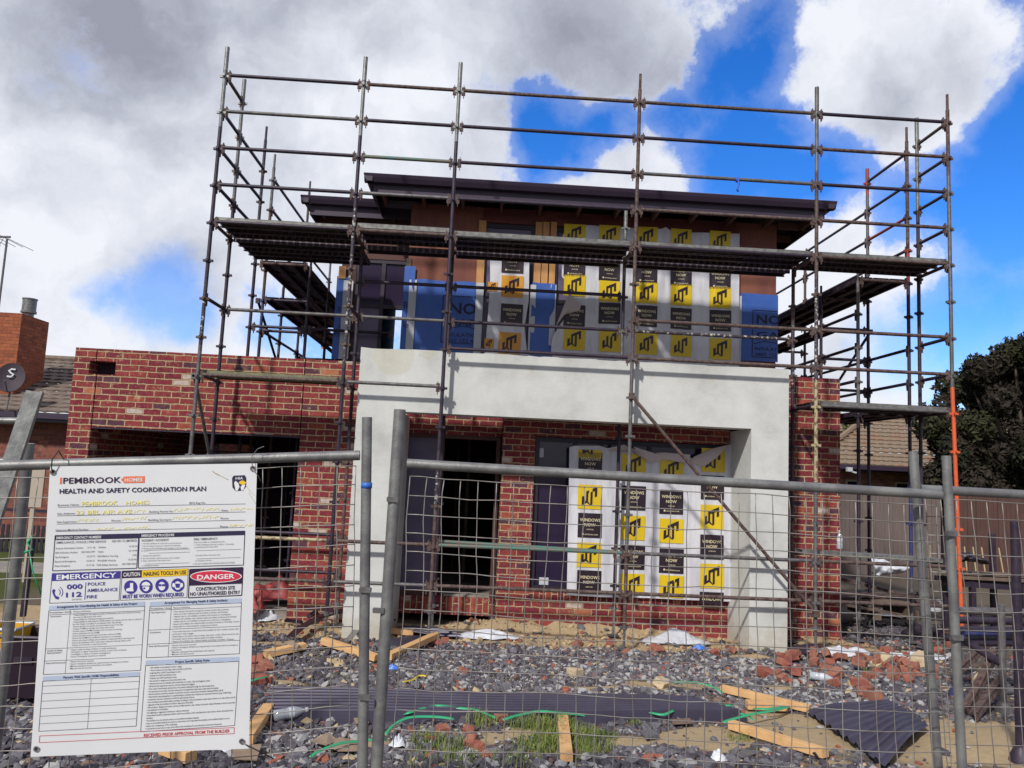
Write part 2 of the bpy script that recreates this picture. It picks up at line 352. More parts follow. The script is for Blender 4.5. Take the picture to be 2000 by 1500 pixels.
# lettering: 2D mesh of a string, cap height 1
_tc = {}
def text2d(s, bold=0.0):
    if (s, bold) in _tc: return _tc[(s, bold)]
    cu = bpy.data.curves.new('lettering', 'FONT'); cu.body = s; cu.size = 1.0; cu.offset = bold; cu.resolution_u = 2
    o = bpy.data.objects.new('lettering', cu); COL.objects.link(o)
    dg = bpy.context.evaluated_depsgraph_get(); dg.update()
    me = bpy.data.meshes.new_from_object(o.evaluated_get(dg))
    v = np.array([x.co[:2] for x in me.vertices]) if len(me.vertices) else np.zeros((0, 2))
    f = [tuple(p.vertices) for p in me.polygons]
    bpy.data.objects.remove(o); bpy.data.curves.remove(cu); bpy.data.meshes.remove(me)
    if len(v): v = v - [v[:, 0].min(), 0]; v = v / 0.73
    _tc[(s, bold)] = (v, f); return v, f
def put_text(mb, s, o, ex, ey, n, width=None, cap=None, bold=0.0, mi=None, surf=None):
    """o: baseline left; ex, ey unit vectors; width fits the string"""
    v, f = text2d(s, bold)
    if not len(v): return
    sx = sy = cap
    if width is not None: sx = width / v[:, 0].max()
    if cap is None: sy = sx
    if width is None: sx = cap
    pts = [np.array(o) + np.array(ex) * x * sx + np.array(ey) * y * sy + np.array(n) for x, y in v]
    if surf: pts = [surf(p) for p in pts]
    mb.add(pts, f, mi)
# value noise for modelling
_h = rng.random((64, 64))
def vnoise(x, y):
    x = np.asarray(x, float); y = np.asarray(y, float)
    xi = np.floor(x).astype(int); yi = np.floor(y).astype(int); fx = x - xi; fy = y - yi
    fx = fx * fx * (3 - 2 * fx); fy = fy * fy * (3 - 2 * fy)
    g = lambda a, b: _h[a % 64, b % 64]
    return (g(xi, yi) * (1 - fx) + g(xi + 1, yi) * fx) * (1 - fy) + (g(xi, yi + 1) * (1 - fx) + g(xi + 1, yi + 1) * fx) * fy - .5
# ------------------------------------------------------------------ ground
def hbase(x, y):
    x = np.asarray(x, float); y = np.asarray(y, float)
    z = .19 + .056 * np.clip(-y, 0, 8) + .06 * np.clip((3 - x) / 6, 0, 1)
    return z
MOUNDS = []                                   # (x, y, rx, ry, height)
def mound_at(px, py, z, rx, ry, h): q = Zp(px, py, z); MOUNDS.append((q[0], q[1], rx, ry, h))
mound_at(690, 1250, .45, .75, .30, .13); mound_at(1110, 1203, .40, 1.0, .22, .13); mound_at(950, 1203, .4, .7, .22, .12); mound_at(1250, 1207, .40, .5, .2, .08); mound_at(1470, 1262, .3, .3, .15, .06); mound_at(1330, 1212, .36, .8, .25, .06)
mound_at(1330, 1335, .40, .45, .25, .05); mound_at(1600, 1240, .32, .5, .25, .07); mound_at(1640, 1330, .30, .9, .4, .06); mound_at(1920, 1440, .45, .9, .5, .05)
def hgt(x, y):
    x = np.asarray(x, float); y = np.asarray(y, float)
    z = hbase(x, y)
    near = (np.abs(x - 4) < 9) & (y < 3) & (y > -9)
    for mx, my, rx, ry, h in MOUNDS:
        z = z + h * np.exp(-((x - mx) / rx) ** 2 - ((y - my) / ry) ** 2) * (1 + .8 * vnoise(x * 9, y * 9))
    z = z + near * (.035 * vnoise(x * 1.7, y * 1.7) + .022 * vnoise(x * 6 + 3, y * 6) + .012 * vnoise(x * 17, y * 17 + 9))
    return z
def G(px, py, lift=0.0):                      # photo pixel -> point on the ground
    z = .35
    for _ in range(12):
        q = Zp(px, py, z); z = float(hgt(q[0], q[1])) * .6 + z * .4
    q = Zp(px, py, z); q[2] = float(hgt(q[0], q[1])) + lift; return q
SAND = [(700, 1470, .3, .15), (1420, 1310, .25, .1), (1520, 1335, .2, .1), (1120, 1480, .25, .15), (560, 1330, .25, .12), (640, 1340, .3, .1), (1335, 1335, .75, .32), (1150, 1332, .4, .12), (1640, 1450, 1.3, .65), (1800, 1470, 1.7, .7), (1950, 1440, 1.6, .5), (1370, 1458, .60, .38), (1030, 1452, .46, .34), (1240, 1460, .4, .2), (1520, 1400, .4, .25),
        (1100, 1207, 1.1, .3), (1340, 1215, .9, .25), (690, 1250, .75, .3), (940, 1210, .7, .3), (1610, 1240, .6, .25), (600, 1215, .5, .3), (520, 1235, .4, .2), (1460, 1260, .35, .12)]
SW = []
for (px, py, rx, ry) in SAND:
    q = Zp(px, py, .35); SW.append((q[0], q[1], rx, ry))
def sandy(x, y):
    x = np.asarray(x, float); y = np.asarray(y, float); s = np.where((y > .12) & (y < 1.3) & (x < 7.2), .8, np.where((y > .5) & (y < 1.2) & (x < 9.2), .6, 0.0))
    for mx, my, rx, ry in SW: s = np.maximum(s, 1.25 - np.sqrt(((x - mx) / rx) ** 2 + ((y - my) / ry) ** 2))
    return s + .5 * vnoise(x * 4, np.asarray(y, float) * 4)

def ground_mat():
    m, t, b = new_mat('sandy_site_soil')
    oc = t.new('ShaderNodeTexCoord').outputs['Object']
    sp = t.new('ShaderNodeSeparateXYZ'); t.link(oc, sp.inputs[0])
    n = t.noise(oc, 1.5, 8, .65); n2 = t.noise(oc, 24, 6, .65)
    sand = t.mix(n2, (.30, .215, .125), (.50, .39, .25))
    dirt = t.mix(n2, (.075, .062, .055), (.19, .155, .12))
    at = t.new('ShaderNodeAttribute'); at.attribute_name = 'sand'
    c = t.mix(t.sstep(t.math('ADD', at.outputs['Fac'], t.math('MULTIPLY_ADD', n, .6, -.3)), .3, .6), dirt, sand)
    # grass on the neighbour's side, well left of the site
    gx = t.math('ADD', sp.outputs[0], t.math('MULTIPLY', n, 2.0))
    grass = t.mix(n2, (.042, .062, .016), (.095, .11, .035))
    far = t.math('MAXIMUM', t.sstep(t.math('MULTIPLY', gx, -1.0), 1.3, 2.2), t.sstep(sp.outputs[1], 9.0, 11.0))
    c = t.mix(far, c, grass)
    t.link(c, b.inputs['Base Color']); b.inputs['Roughness'].default_value = .95; b.inputs['Specular IOR Level'].default_value = .15
    bn = t.new('ShaderNodeBump'); bn.inputs['Strength'].default_value = .7; bn.inputs['Distance'].default_value = .02
    t.link(t.noise(oc, 38, 7, .7), bn.inputs['Height']); t.link(bn.outputs[0], b.inputs['Normal']); return m
M['ground'] = ground_mat()
xs = np.concatenate([[-400, -150, -60, -30, -18, -12, -8, -5, -3], np.arange(-1.5, 11.5, .07), [12, 13, 15, 18, 24, 35, 70, 150, 400]])
ys = np.concatenate([[-400, -150, -60, -30, -16, -10], np.arange(-8, 1.6, .07), [2, 3, 5, 8, 12, 18, 30, 60, 150, 400]])
GX, GY = np.meshgrid(xs, ys); GZ = hgt(GX, GY)
nx = len(xs); ny = len(ys)
me = bpy.data.meshes.new('ground')
me.from_pydata(np.stack([GX.ravel(), GY.ravel(), GZ.ravel()], 1).tolist(), [], [(j * nx + i, j * nx + i + 1, (j + 1) * nx + i + 1, (j + 1) * nx + i) for j in range(ny - 1) for i in range(nx - 1)])
a = me.attributes.new('sand', 'FLOAT', 'POINT'); a.data.foreach_set('value', np.clip(sandy(GX, GY), 0, 1).ravel().astype(np.float32))
me.polygons.foreach_set('use_smooth', [True] * len(me.polygons)); me.materials.append(M['ground'])
go = bpy.data.objects.new('ground', me); COL.objects.link(go); struct(go)

# ------------------------------------------------------------------ house being built
HOUSE = thing('unfinished_house', (4.5, 5, .25), 'two storey red brick house under construction with white rendered portico and blue wrap', 'house')
def hp(name, mb, mats, parent=None, **kw): return mb.build(name, mats, parent or HOUSE, **kw)
YG = 1.05; WT = .11
# garage front: three brick panels with open joints between them
GT = 3.81
b = MB().box((-2.09, YG, .1), (-1.775, YG + .24, 3.45)).box((-2.09, YG, 3.45), (-1.88, YG + .24, 3.63)).box((-2.09, YG, 3.63), (-1.805, YG + .24, GT)).box((-2.09, YG + .242, .1), (-1.98, 7, GT))
b.box((-1.79, YG, 3.635), (1.085, YG + .24, GT)).box((-1.52, YG, 3.45), (1.085, YG + .24, 3.633)).box((-1.76, YG, 2.72), (1.085, YG + .24, 3.448))
b.box((1.10, YG, .1), (1.995, YG + .24, GT))
gw = hp('garage_wall', b, 'brick')
b = MB().box((-2.0, YG + .245, 2.75), (1.95, YG + .30, 3.77))
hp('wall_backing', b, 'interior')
b = MB().box((-1.78, YG + .01, 2.695), (1.10, YG + .22, 2.718)); hp('steel_lintel', b, 'steel_dark')
# garage room
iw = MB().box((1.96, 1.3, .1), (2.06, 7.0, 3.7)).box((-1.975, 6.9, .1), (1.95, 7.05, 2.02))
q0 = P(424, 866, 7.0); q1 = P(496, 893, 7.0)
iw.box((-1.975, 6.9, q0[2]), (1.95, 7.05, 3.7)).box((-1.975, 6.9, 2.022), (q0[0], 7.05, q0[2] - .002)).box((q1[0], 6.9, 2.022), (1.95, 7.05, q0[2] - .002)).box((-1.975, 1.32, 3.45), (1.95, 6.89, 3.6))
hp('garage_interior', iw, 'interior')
hp('garage_slab', MB().box((-1.97, 1.1, .05), (1.95, 6.88, .33)), 'concrete')

# portico in white cement render
FX0, FX1, FY0, FZ1 = 2.0, 7.69, .18, 3.89
top = [(FX0, .05), (2.58, .05), (2.58, 3.075), (7.19, 3.075), (7.19, .05), (FX1, .05)]
ragged = []
xx = FX1
rr = random.Random(5)
while xx > FX0 + .05:
    ragged.append((xx, FZ1 + rr.uniform(-.008, .008))); ragged.append((xx - .04, FZ1 + rr.uniform(-.008, .008))); xx -= rr.uniform(.18, .6)
ragged = ragged[:-1] + [(5.5, FZ1 + .02), (5.46, FZ1 - .012)] if False else ragged
ragged.append((FX0, FZ1 + .005))
hd = [(FX0, 3.075), (FX1, 3.075)] + ragged
b = MB()
b.prism(hd, FY0, FY0 + .36)
b.box((FX0, FY0, .0), (2.58, 1.44, 3.0749)).box((7.19, FY0, .0), (FX1, 1.04, 3.0749))
hp('rendered_portico', b, 'render')
# front room wall: brick round the big window, brick pier, sill course on edge
w0, w1, wz0, wz1 = 4.40, 7.19, .735, 2.88
b = MB().box((3.94, YG, .05), (w0, YG + .23, 3.5)).box((w0, YG, wz1), (w1, YG + .23, 3.5)).box((w0, YG, .05), (w1, YG + .23, wz0 - .115))
hp('front_wall', b, 'brick')
b = MB().box((w0 + .002, YG - .012, wz0 - .113), (w1 - .002, YG + .232, wz0)); hp('sill_course', b, 'brick_soldier')
b = MB().box((8.02 - .32, YG, .05), (8.80, YG + .23, 3.92)).box((8.69, YG + .232, .05), (8.80, 8, 3.92)); hp('side_wall', b, 'brick')
# entry recess
YD = 1.45
b = MB().box((2.40, YD, 2.86), (3.938, YD + .2, 3.5)); hp('lintel_wall', b, 'brick')
b = MB().box((2.40, YD - .03, .30), (3.938, YD + .24, .545)); hp('threshold_course', b, 'brick_soldier')
b = MB().box((3.72, YD - .1, 2.55), (3.938, YD + .2, 2.5501)) if False else MB()
fr = MB()
for x in (2.46, 3.075, 3.89): fr.box((x - .028, YD + .02, .547), (x + .028, YD + .14, 2.80))
fr.box((2.433, YD + .018, 2.802), (3.919, YD + .142, 2.858)); fr.box((2.489, YD + .03, .547), (3.046, YD + .13, .60))
ef = hp('entry_frame', fr, mat('brown_entry_frame', (.085, .038, .03), .6))
b = MB().box((2.49, YD + .07, .602), (3.045, YD + .085, 2.80)); hp('sidelight_pane', b, 'glass_film', ef)
b = MB().box((2.41, YD + .25, .33), (3.93, 5.5, .50)).box((3.2, YD + .02, .547), (3.86, YD + .26, .575)); hp('hall_floor', b, 'concrete')
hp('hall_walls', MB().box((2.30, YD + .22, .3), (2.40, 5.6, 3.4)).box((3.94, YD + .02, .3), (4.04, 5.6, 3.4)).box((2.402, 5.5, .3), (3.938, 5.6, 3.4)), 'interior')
for sx_, sy_ in ((3.42, 3.3), (2.85, 3.3), (3.2, 4.6)): hp('wall_stud', MB().box((sx_, sy_, .505), (sx_ + .05, sy_ + .1, 3.3)), 'old_timber')
# window builder
def window(x0, x1, z0, z1, y, mull=(), tm=(), fw=.055, glass='glass', parent=None):
    fr = MB()
    fr.box((x0, y, z0), (x0 + fw, y + .08, z1)).box((x1 - fw, y, z0), (x1, y + .08, z1))
    fr.box((x0 + fw, y + .002, z0), (x1 - fw, y + .078, z0 + fw)).box((x0 + fw, y + .002, z1 - fw), (x1 - fw, y + .078, z1))
    for x in mull: fr.box((x - fw / 2, y + .004, z0 + fw), (x + fw / 2, y + .076, z1 - fw))
    for z in tm: fr.box((x0 + fw, y + .006, z - fw / 2), (x1 - fw, y + .074, z + fw / 2))
    o = fr.build('window', 'alu', parent or HOUSE)
    if glass: MB().box((x0 + fw * .8, y + .036, z0 + fw * .8), (x1 - fw * .8, y + .044, z1 - fw * .8)).build('pane', glass, o)
    return o
wl = window(w0 + .01, w1 - .01, wz0 + .005, wz1 - .01, YG + .06, (4.98, 6.05), (), .06)
for (px, py, sx, sz) in ((1057, 884, .07, .13), (1062, 1135, .13, .10)):
    q = P(px, py, YG + .09); MB().cbox((q[0], YG + .093, q[2]), (sx, .004, sz)).build('glass_sticker', 'wrap_edge', wl)
# ---------------- upper storey
YU = 1.55; UX0, UX1 = 2.40, 8.04; UZ0, UZ1 = 3.2, 6.35
def rect(px0, py0, px1, py1, Y):
    a = P(px0, py0, Y); c = P(px1, py1, Y); return a[0], c[0], c[2], a[2]
a0, a1 = 3.49, 4.31; c0, c1 = 4.59, 7.40; oz1 = 6.12; oz0 = 3.70
b = MB().box((UX0, YU, UZ0), (a0, YU + .1, UZ1)).box((a1, YU, UZ0), (c0, YU + .1, oz1)).box((c1, YU, UZ0), (UX1, YU + .1, UZ1))
b.box((a0, YU, UZ0), (a1, YU + .1, oz0)).box((c0, YU, UZ0), (c1, YU + .1, oz0))
b.box((UX1 - .1, YU + .1, UZ0), (UX1, 8.9, UZ1)).box((1.30, 8.9, UZ0), (P(750, 603, 8.95)[0], 9.0, UZ1)).box((UX0, YU + .1, UZ0), (UX0 + .1, 2.2, UZ1))
rq0 = P(750, 603, 8.95); rq1 = P(786, 700, 8.95)
b.box((rq1[0], 8.9, UZ0), (UX1, 9.0, UZ1)).box((rq0[0], 8.9, rq0[2]), (rq1[0], 9.0, UZ1)).box((rq0[0], 8.9, UZ0), (rq1[0], 9.0, rq1[2]))
hp('upper_wall', b, 'board')
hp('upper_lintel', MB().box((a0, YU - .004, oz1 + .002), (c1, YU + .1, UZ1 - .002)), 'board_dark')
hp('upper_floor', MB().box((1.32, 2.32, UZ0 - .3), (2.5, 8.88, UZ0)).box((2.51, YU + .11, UZ0 - .3), (UX1 - .11, 8.88, UZ0)), 'interior')
hp('room_partition', MB().box((3.3, 3.4, UZ0 + .01), (UX1 - .12, 3.5, UZ1 - .01)).box((1.32, 1.4 + 1, UZ1), (UX1 - .1, 8.9, UZ1 + .03)).box((2.45, YU + .11, UZ1), (UX1 - .1, 2.38, UZ1 + .03)), 'interior')
# studs in fresh pine either side of the windows
st = MB()
for px0, px1, py0, py1 in ((936, 944, 430, 560), (1047, 1056, 433, 560), (1060, 1071, 433, 560), (1074, 1083, 433, 560)):
    x0, x1, z0, z1 = rect(px0, py0, px1, py1, YU - .02); hp('window_stud', MB().box((x0, YU - .022, z0), (x1, YU - .003, z1)), 'pine')
pass
st = MB(); x0, x1, z0, z1 = rect(797, 505, 801, 560, YU); st.box((x0 - .02, YU - .02, z0), (x1, YU - .003, z1)); hp('corner_stud', st, 'old_timber')
u1 = window(a0 + .005, a1 - .005, oz0, oz1 - .01, YU + .01, (), (5.0,), .065, 'glass_film')
u2 = window(c0 + .005, c1 - .005, oz0, oz1 - .01, YU + .01, (5.5, 6.4), (4.95, 4.35), .065, 'glass_film')
# blue house wrap with its printing
def wrap(px0, py0, px1, py1, Y, name='house_wrap', texts=(), seed=0, top_px=0):
    x0, x1, z0, z1 = rect(px0, py0, px1, py1, Y)
    r = random.Random(seed); ph = r.uniform(0, 50)
    def dy(x, z): return -.006 - .016 * (float(vnoise(x * 2.3 + ph, z * 1.5)) + .5) - .006 * (float(vnoise(x * 7 + ph, z * 5)) + .5)
    def fn(u, v):
        x = x0 + (x1 - x0) * u; z = z0 + (z1 - z0) * v - .02 * v * float(vnoise(x * 5 + ph, 0))
        return (x, Y + dy(x, z), z)
    o = MB().grid(fn, 16, 16).build(name, 'wrap', HOUSE, smooth=True)
    if texts:
        mb = MB()
        for (s, px, py, pxe, cap, bold) in texts:
            p = P(px, py, Y); e = P(pxe, py, Y)
            put_text(mb, s, (p[0], Y, p[2]), (1, 0, 0), (0, 0, 1), (0, 0, 0), width=e[0] - p[0], cap=cap, bold=bold, surf=lambda q: (q[0], Y + dy(q[0], q[2]) - .004, q[2]))
        for (ax, ay, bx, by) in (texts and LINES.get((px0, py0), [])):
            p = P(ax, ay, Y); e = P(bx, by, Y); n = 10
            for i in range(n):
                A = p + (e - p) * i / n; B = p + (e - p) * (i + 1) / n
                mb.bar((A[0], Y + dy(A[0], A[2]) - .004, A[2]), (B[0], Y + dy(B[0], B[2]) - .004, B[2]), .012, .002, up=(0, 1, 0))
        mb.build('wrap_lettering', 'wrap_ink', o)
    return o
LINES = {(801, 545): [(866, 577, 934, 581), (866, 577, 861, 669), (861, 669, 934, 673), (880, 641, 905, 637), (905, 637, 932, 644)],
         (1446, 573): [(1470, 606, 1517, 609), (1470, 606, 1468, 697), (1468, 697, 1516, 700), (1471, 672, 1492, 667), (1492, 667, 1517, 671)]}
wrap(801, 545, 937, 692, YU, texts=[('NO', 878, 612, 930, .17, .02), ('GAP', 872, 635, 931, .105, .02), ('SULATIO', 879, 657, 930, .058, .01), ('403 152 49', 874, 668, 930, .058, .01)], seed=1)
wrap(791, 519, 802, 690, YU - .02, texts=[('R', 788, 605, 799, .13, .0), ('IC', 787, 634, 798, .06, .0), ('49', 787, 640, 798, .05, .0)], seed=2)
wrap(1040, 551, 1079, 700, YU - .022, seed=3)
wrap(1446, 573, 1518, 708, YU, texts=[('NO', 1477, 632, 1523, .14, .02), ('GA', 1476, 660, 1521, .10, .02), ('INSULAT', 1473, 684, 1517, .05, .01), ('0403 152', 1474, 695, 1516, .055, .01)], seed=4)
for (px, py, px2, py2) in ((800, 546, 806, 690), (931, 552, 938, 698), (1036, 556, 1041, 702), (1076, 556, 1081, 704), (1443, 578, 1447, 708)):
    x0, x1, z0, z1 = rect(px, py, px2, py2, YU - .03); hp('wrap_tape', MB().box((x0, YU - .037, z0), (x1, YU - .034, z1)), 'wrap_edge')
# set-back wing above the garage
YW2 = 2.2; WX0 = 1.29
x0, x1, z0, z1 = 1.52, 2.40, 3.95, 5.62
b = MB().box((WX0, YW2, UZ0), (x0, YW2 + .1, UZ1)).box((x0, YW2, z1), (UX0 + .1, YW2 + .1, UZ1)).box((x0, YW2, UZ0), (UX0 + .1, YW2 + .1, z0)).box((WX0, YW2 + .1, UZ0), (WX0 + .1, 8.9, UZ1))
hp('wing_wall', b, mat('wing_cladding', (.10, .045, .04), .8))
ww = window(x0 + .004, x1 + .01, z0, z1, YW2 + .01, (1.95,), (4.86,), .06, None)
M['wing_glass'] = mat('wing_dark_glass', (.028, .020, .048), .15, spec=.3)
MB().box((x0 + .05, YW2 + .044, 4.87), (x1 - .04, YW2 + .052, z1 - .05)).build('pane', 'wing_glass', ww); MB().box((x0 + .05, YW2 + .044, z0 + .05), (1.96, YW2 + .052, 4.85)).build('pane', 'glass_film', ww)
wrap(659, 540, 672, 702, YW2 - .012, texts=[('NO', 660, 610, 671, .1, .0), ('GAP', 660, 640, 671, .07, 0)], seed=6)
tp = MB(); xa, xb, za, zb = rect(672, 548, 680, 702, YW2 - .02); tp.box((xa, YW2 - .04, za), (xb, YW2 - .036, zb)); hp('wrap_tape', tp, 'wrap_edge')
tp = MB(); xa, xb, za, zb = rect(663, 520, 675, 545, YW2 - .02); tp.box((xa, YW2 - .045, za), (xb, YW2 - .02, zb)); hp('corner_stud', tp, 'pine')
# ---------------- roof: two hipped metal roofs with gutters, fascias and open eaves
def gutter_profile(mb, p0, p1, outw):
    """quad gutter between two eave points (top outer edge), outw = outward unit vector"""
    p0 = np.array(p0); p1 = np.array(p1); o = np.array(outw); u = np.array((0, 0, 1.0))
    prof = [(0, 0), (.012, -.012), (-.004, -.055), (-.04, -.115), (-.12, -.115), (-.12, -.005)]
    V = [p + o * a + u * c for p in (p0, p1) for a, c in prof]; n = len(prof)
    F = [(i, (i + 1) % n, n + (i + 1) % n, n + i) for i in range(n)] + [tuple(range(n - 1, -1, -1)), tuple(range(n, 2 * n))]
    mb.add(V, F)
def eave_roof(x0, x1, y0, y1, z, pitch, name):
    ro = MB(); yr = (y0 + y1) / 2; h = min((y1 - y0), (x1 - x0)) / 2 * pitch; e = .1
    k = (x1 - x0) / 2 if (x1 - x0) < (y1 - y0) else (y1 - y0) / 2
    A = [(x0 + e, y0 + e, z - .03), (x1 - e, y0 + e, z - .03), (x1 - e, y1 - e, z - .03), (x0 + e, y1 - e, z - .03)]
    if (x1 - x0) < (y1 - y0): T = [((x0 + x1) / 2, y0 + k, z + h), ((x0 + x1) / 2, y1 - k, z + h)]
    else: T = [(x0 + k, yr, z + h), (x1 - k, yr, z + h)]
    if (x1 - x0) < (y1 - y0): F = [(0, 1, 4), (1, 2, 5, 4), (2, 3, 5), (3, 0, 4, 5)]
    else: F = [(0, 1, 5, 4), (1, 2, 5), (2, 3, 4, 5), (3, 0, 4)]
    ro.add(A + T, F)
    r = ro.build(name, 'roof_metal', HOUSE)
    gu = MB()
    gutter_profile(gu, (x0, y0, z), (x1, y0, z), (0, -1, 0)); gutter_profile(gu, (x0, y1, z), (x0, y0, z), (-1, 0, 0)); gutter_profile(gu, (x1, y0, z), (x1, y1, z), (1, 0, 0))
    gu.build('gutter', 'gutter', r)
    fa = MB(); f = .125
    fa.box((x0 + f, y0 + f, z - .27), (x1 - f, y0 + f + .025, z - .02)).box((x0 + f, y0 + f + .025, z - .27), (x0 + f + .025, y1 - f, z - .02)).box((x1 - f - .025, y0 + f + .025, z - .27), (x1 - f, y1 - f, z - .02))
    fa.build('fascia', 'gutter', r)
    return r
r1 = eave_roof(1.77, 8.66, .85, 9.6, 6.52, .24, 'roof')
r2 = eave_roof(.66, 3.4, 1.80, 9.4, 6.47, .24, 'wing_roof')
def rafter(lo, hi): MB().box(lo, hi).build('rafter_tail', 'soffit', r1)
for k in range(12):
    x = 2.0 + k * .58; rafter((x, 1.03, 6.27), (x + .045, YU - .005, 6.37))
for k in range(12): rafter((UX1 + .005, 1.5 + k * .6, 6.27), (8.50, 1.545 + k * .6, 6.37))
for k in range(3): rafter((.95 + k * .55, 1.98, 6.22), (.995 + k * .55, YW2 - .004, 6.32))
for k in range(10): rafter((.82, 2.4 + k * .6, 6.22), (WX0 - .005, 2.445 + k * .6, 6.32))
# ------------------------------------------------------------------ printed plastic film hung over the windows
def film(name, label, Y, left, right, top, bottom, prints, tint=None, seed=0, bulge=.05, group=None):
    """left/right: [(py,px)] edge profiles, top/bottom: [(px,py)] profiles"""
    li = lambda prof, a: float(np.interp(a, [p[0] for p in prof], [p[1] for p in prof]))
    r = random.Random(seed); ph = r.uniform(0, 40)
    def dy(x, z):
        return -.025 - bulge * (float(vnoise(x * 1.6 + ph, z * .9)) + .5) - .030 * (float(vnoise(x * 6 + ph, z * 1.1)) + .5) - .012 * (float(vnoise(x * 13 + ph, z * 2.2)) + .5)
    NU, NV = 130, 90
    pl = min(p[1] for p in left); pr = max(p[1] for p in right)
    def fn(u, v):
        px = pl + (pr - pl) * u
        pt = li(top, px); pb = li(bottom, px); py = pb + (pt - pb) * v
        L = li(left, py); Rr = li(right, py); px = L + (Rr - L) * u
        pt = li(top, px); pb = li(bottom, px); py = pb + (pt - pb) * v
        q = P(px, py, Y); return (q[0], Y + dy(q[0], q[2]), q[2])
    o = MB().grid(fn, NU, NV).build(name, 'film', None, smooth=True)
    tag(o, label, 'plastic film', group)
    surf = lambda q, off=.004: (q[0], Y + dy(q[0], q[2]) - off, q[2])
    for pr_ in prints:
        kind, cx, cy, s = pr_[:4]; clip = pr_[4] if len(pr_) > 4 else (0, 1)     # clip: visible v-range
        c = P(cx, cy, Y); S = s
        zlo = c[2] - S / 2 + S * clip[0]; zhi = c[2] - S / 2 + S * clip[1]; x0 = c[0] - S / 2; x1 = c[0] + S / 2
        so_ = MB().grid(lambda u, v: surf((x0 + (x1 - x0) * u, Y, zlo + (zhi - zlo) * v), .009), 18, 12).build('printed_square', {'y': 'film_yellow', 'o': 'film_orange', 'k': 'film_black'}[kind[0]], o, smooth=True)
        ik = MB()
        if kind[0] in 'yo':
            polys = [[(.17, .50), (.28, .55), (.28, .30), (.17, .14)], [(.17, .14), (.28, .30), (.37, .36), (.37, .26)], [(.37, .26), (.37, .36), (.47, .27), (.55, .14)],
                     [(.34, .34), (.43, .30), (.43, .66), (.34, .62)], [(.34, .60), (.34, .72), (.80, .93), (.80, .79)], [(.52, .14), (.61, .20), (.61, .74), (.52, .70)], [(.70, .50), (.80, .54), (.80, .93), (.70, .86)]]
            for pg in polys:
                pg = [(x0 + a * S, c[2] - S / 2 + bb * S) for a, bb in pg]
                if min(z for _, z in pg) > zhi or max(z for _, z in pg) < zlo: continue
                pg = [(x, min(max(z, zlo), zhi)) for x, z in pg]
                ik.add([surf((x, Y, z), .014) for x, z in pg], [tuple(range(len(pg)))])
            if ik.v: ik.build('printed_mark', 'film_black', so_)
        else:
            for (st, v0, w_, bold) in (('WINDOWS', .66, .84, .012), ('NOW', .46, .46, .012), ('.com.au', .31, .30, 0), ('windows.now', .10, .56, 0)):
                z = c[2] - S / 2 + v0 * S
                if z < zlo - .01 or z + .12 * S > zhi + .01: continue
                xx = c[0] - w_ * S / 2 + (.06 * S if v0 == .10 else 0)
                put_text(ik, st, (xx, Y, z), (1, 0, 0), (0, 0, 1), (0, 0, 0), width=w_ * S, cap=(.13 if v0 > .4 else .075) * S, bold=bold, surf=lambda q: surf(q, .014))
                if v0 == .10: ik.add([surf((xx - .10 * S + a, Y, z + bb), .014) for a, bb in ((0, 0), (.07 * S, 0), (.07 * S, .07 * S), (0, .07 * S))], [(0, 1, 2, 3)])
            if ik.v: ik.build('printed_lettering', tint or 'film_cream', so_)
    return o, fn, surf
S1 = .335
lower = [('y', 1151, 872, S1, (.0, .35)), ('k', 1151, 907, S1), ('y', 1150, 970, S1), ('k', 1150, 1025, S1), ('y', 1148, 1082, S1), ('k', 1148, 1136, S1, (.05, 1)),
         ('y', 1235, 910, S1), ('k', 1235, 972, S1), ('y', 1234, 1030, S1), ('k', 1234, 1087, S1), ('y', 1233, 1143, S1, (.15, 1)),
         ('y', 1309, 918, S1), ('k', 1308, 980, S1), ('y', 1308, 1036, S1), ('k', 1308, 1094, S1), ('y', 1308, 1146, S1, (.1, 1)),
         ('y', 1390, 899, S1), ('k', 1388, 952, S1), ('y', 1387, 1009, S1), ('k', 1386, 1067, S1), ('y', 1386, 1123, S1), ('k', 1385, 1178, S1, (.5, 1))]
of, fn, sf = film('printed_film', 'torn white film printed with yellow and black squares over the ground floor window', YG - .01, [(860, 1111), (1000, 1109), (1165, 1105)], [(860, 1427), (1000, 1427), (1120, 1424), (1172, 1428)],
     [(1104, 876), (1120, 871), (1170, 871), (1185, 876), (1215, 869), (1232, 880), (1262, 889), (1330, 888), (1352, 896), (1378, 889), (1405, 878), (1428, 866)], [(1104, 1160), (1180, 1164), (1300, 1168), (1428, 1173)], lower, seed=3, bulge=.06, group='printed films over the windows')
fl = MB()
for pts in ([(1186, 880), (1218, 868), (1268, 902), (1262, 884), (1236, 876)], [(1236, 872), (1268, 904), (1300, 898), (1345, 906), (1348, 888), (1300, 884), (1262, 884)], [(1345, 904), (1376, 911), (1400, 893), (1425, 868), (1392, 876), (1356, 892)]):
    n = len(pts); q = [P(a, c_, YG - .11) + np.array([0, random.uniform(-.03, .02), 0]) for a, c_ in pts]
    ctr = sum(q) / n + np.array([0, -.03, 0])
    fl.add(q + [ctr], [(i, (i + 1) % n, n) for i in range(n)])
fl.build('folded_flap', 'film_back', of, smooth=True)
S2 = .325
up2 = []
for cx, ys in ((1121, (461, 522, 560, 618, 664)), (1189, (463, 530, 571, 614, 668)), (1261, (466, 535, 574, 619, 673)), (1328, (470, 540, 578, 624, 677)), (1404, (474, 546, 583, 628, 683))):
    for kd, y in zip('ykyky', ys): up2.append((kd, cx, y, S2))
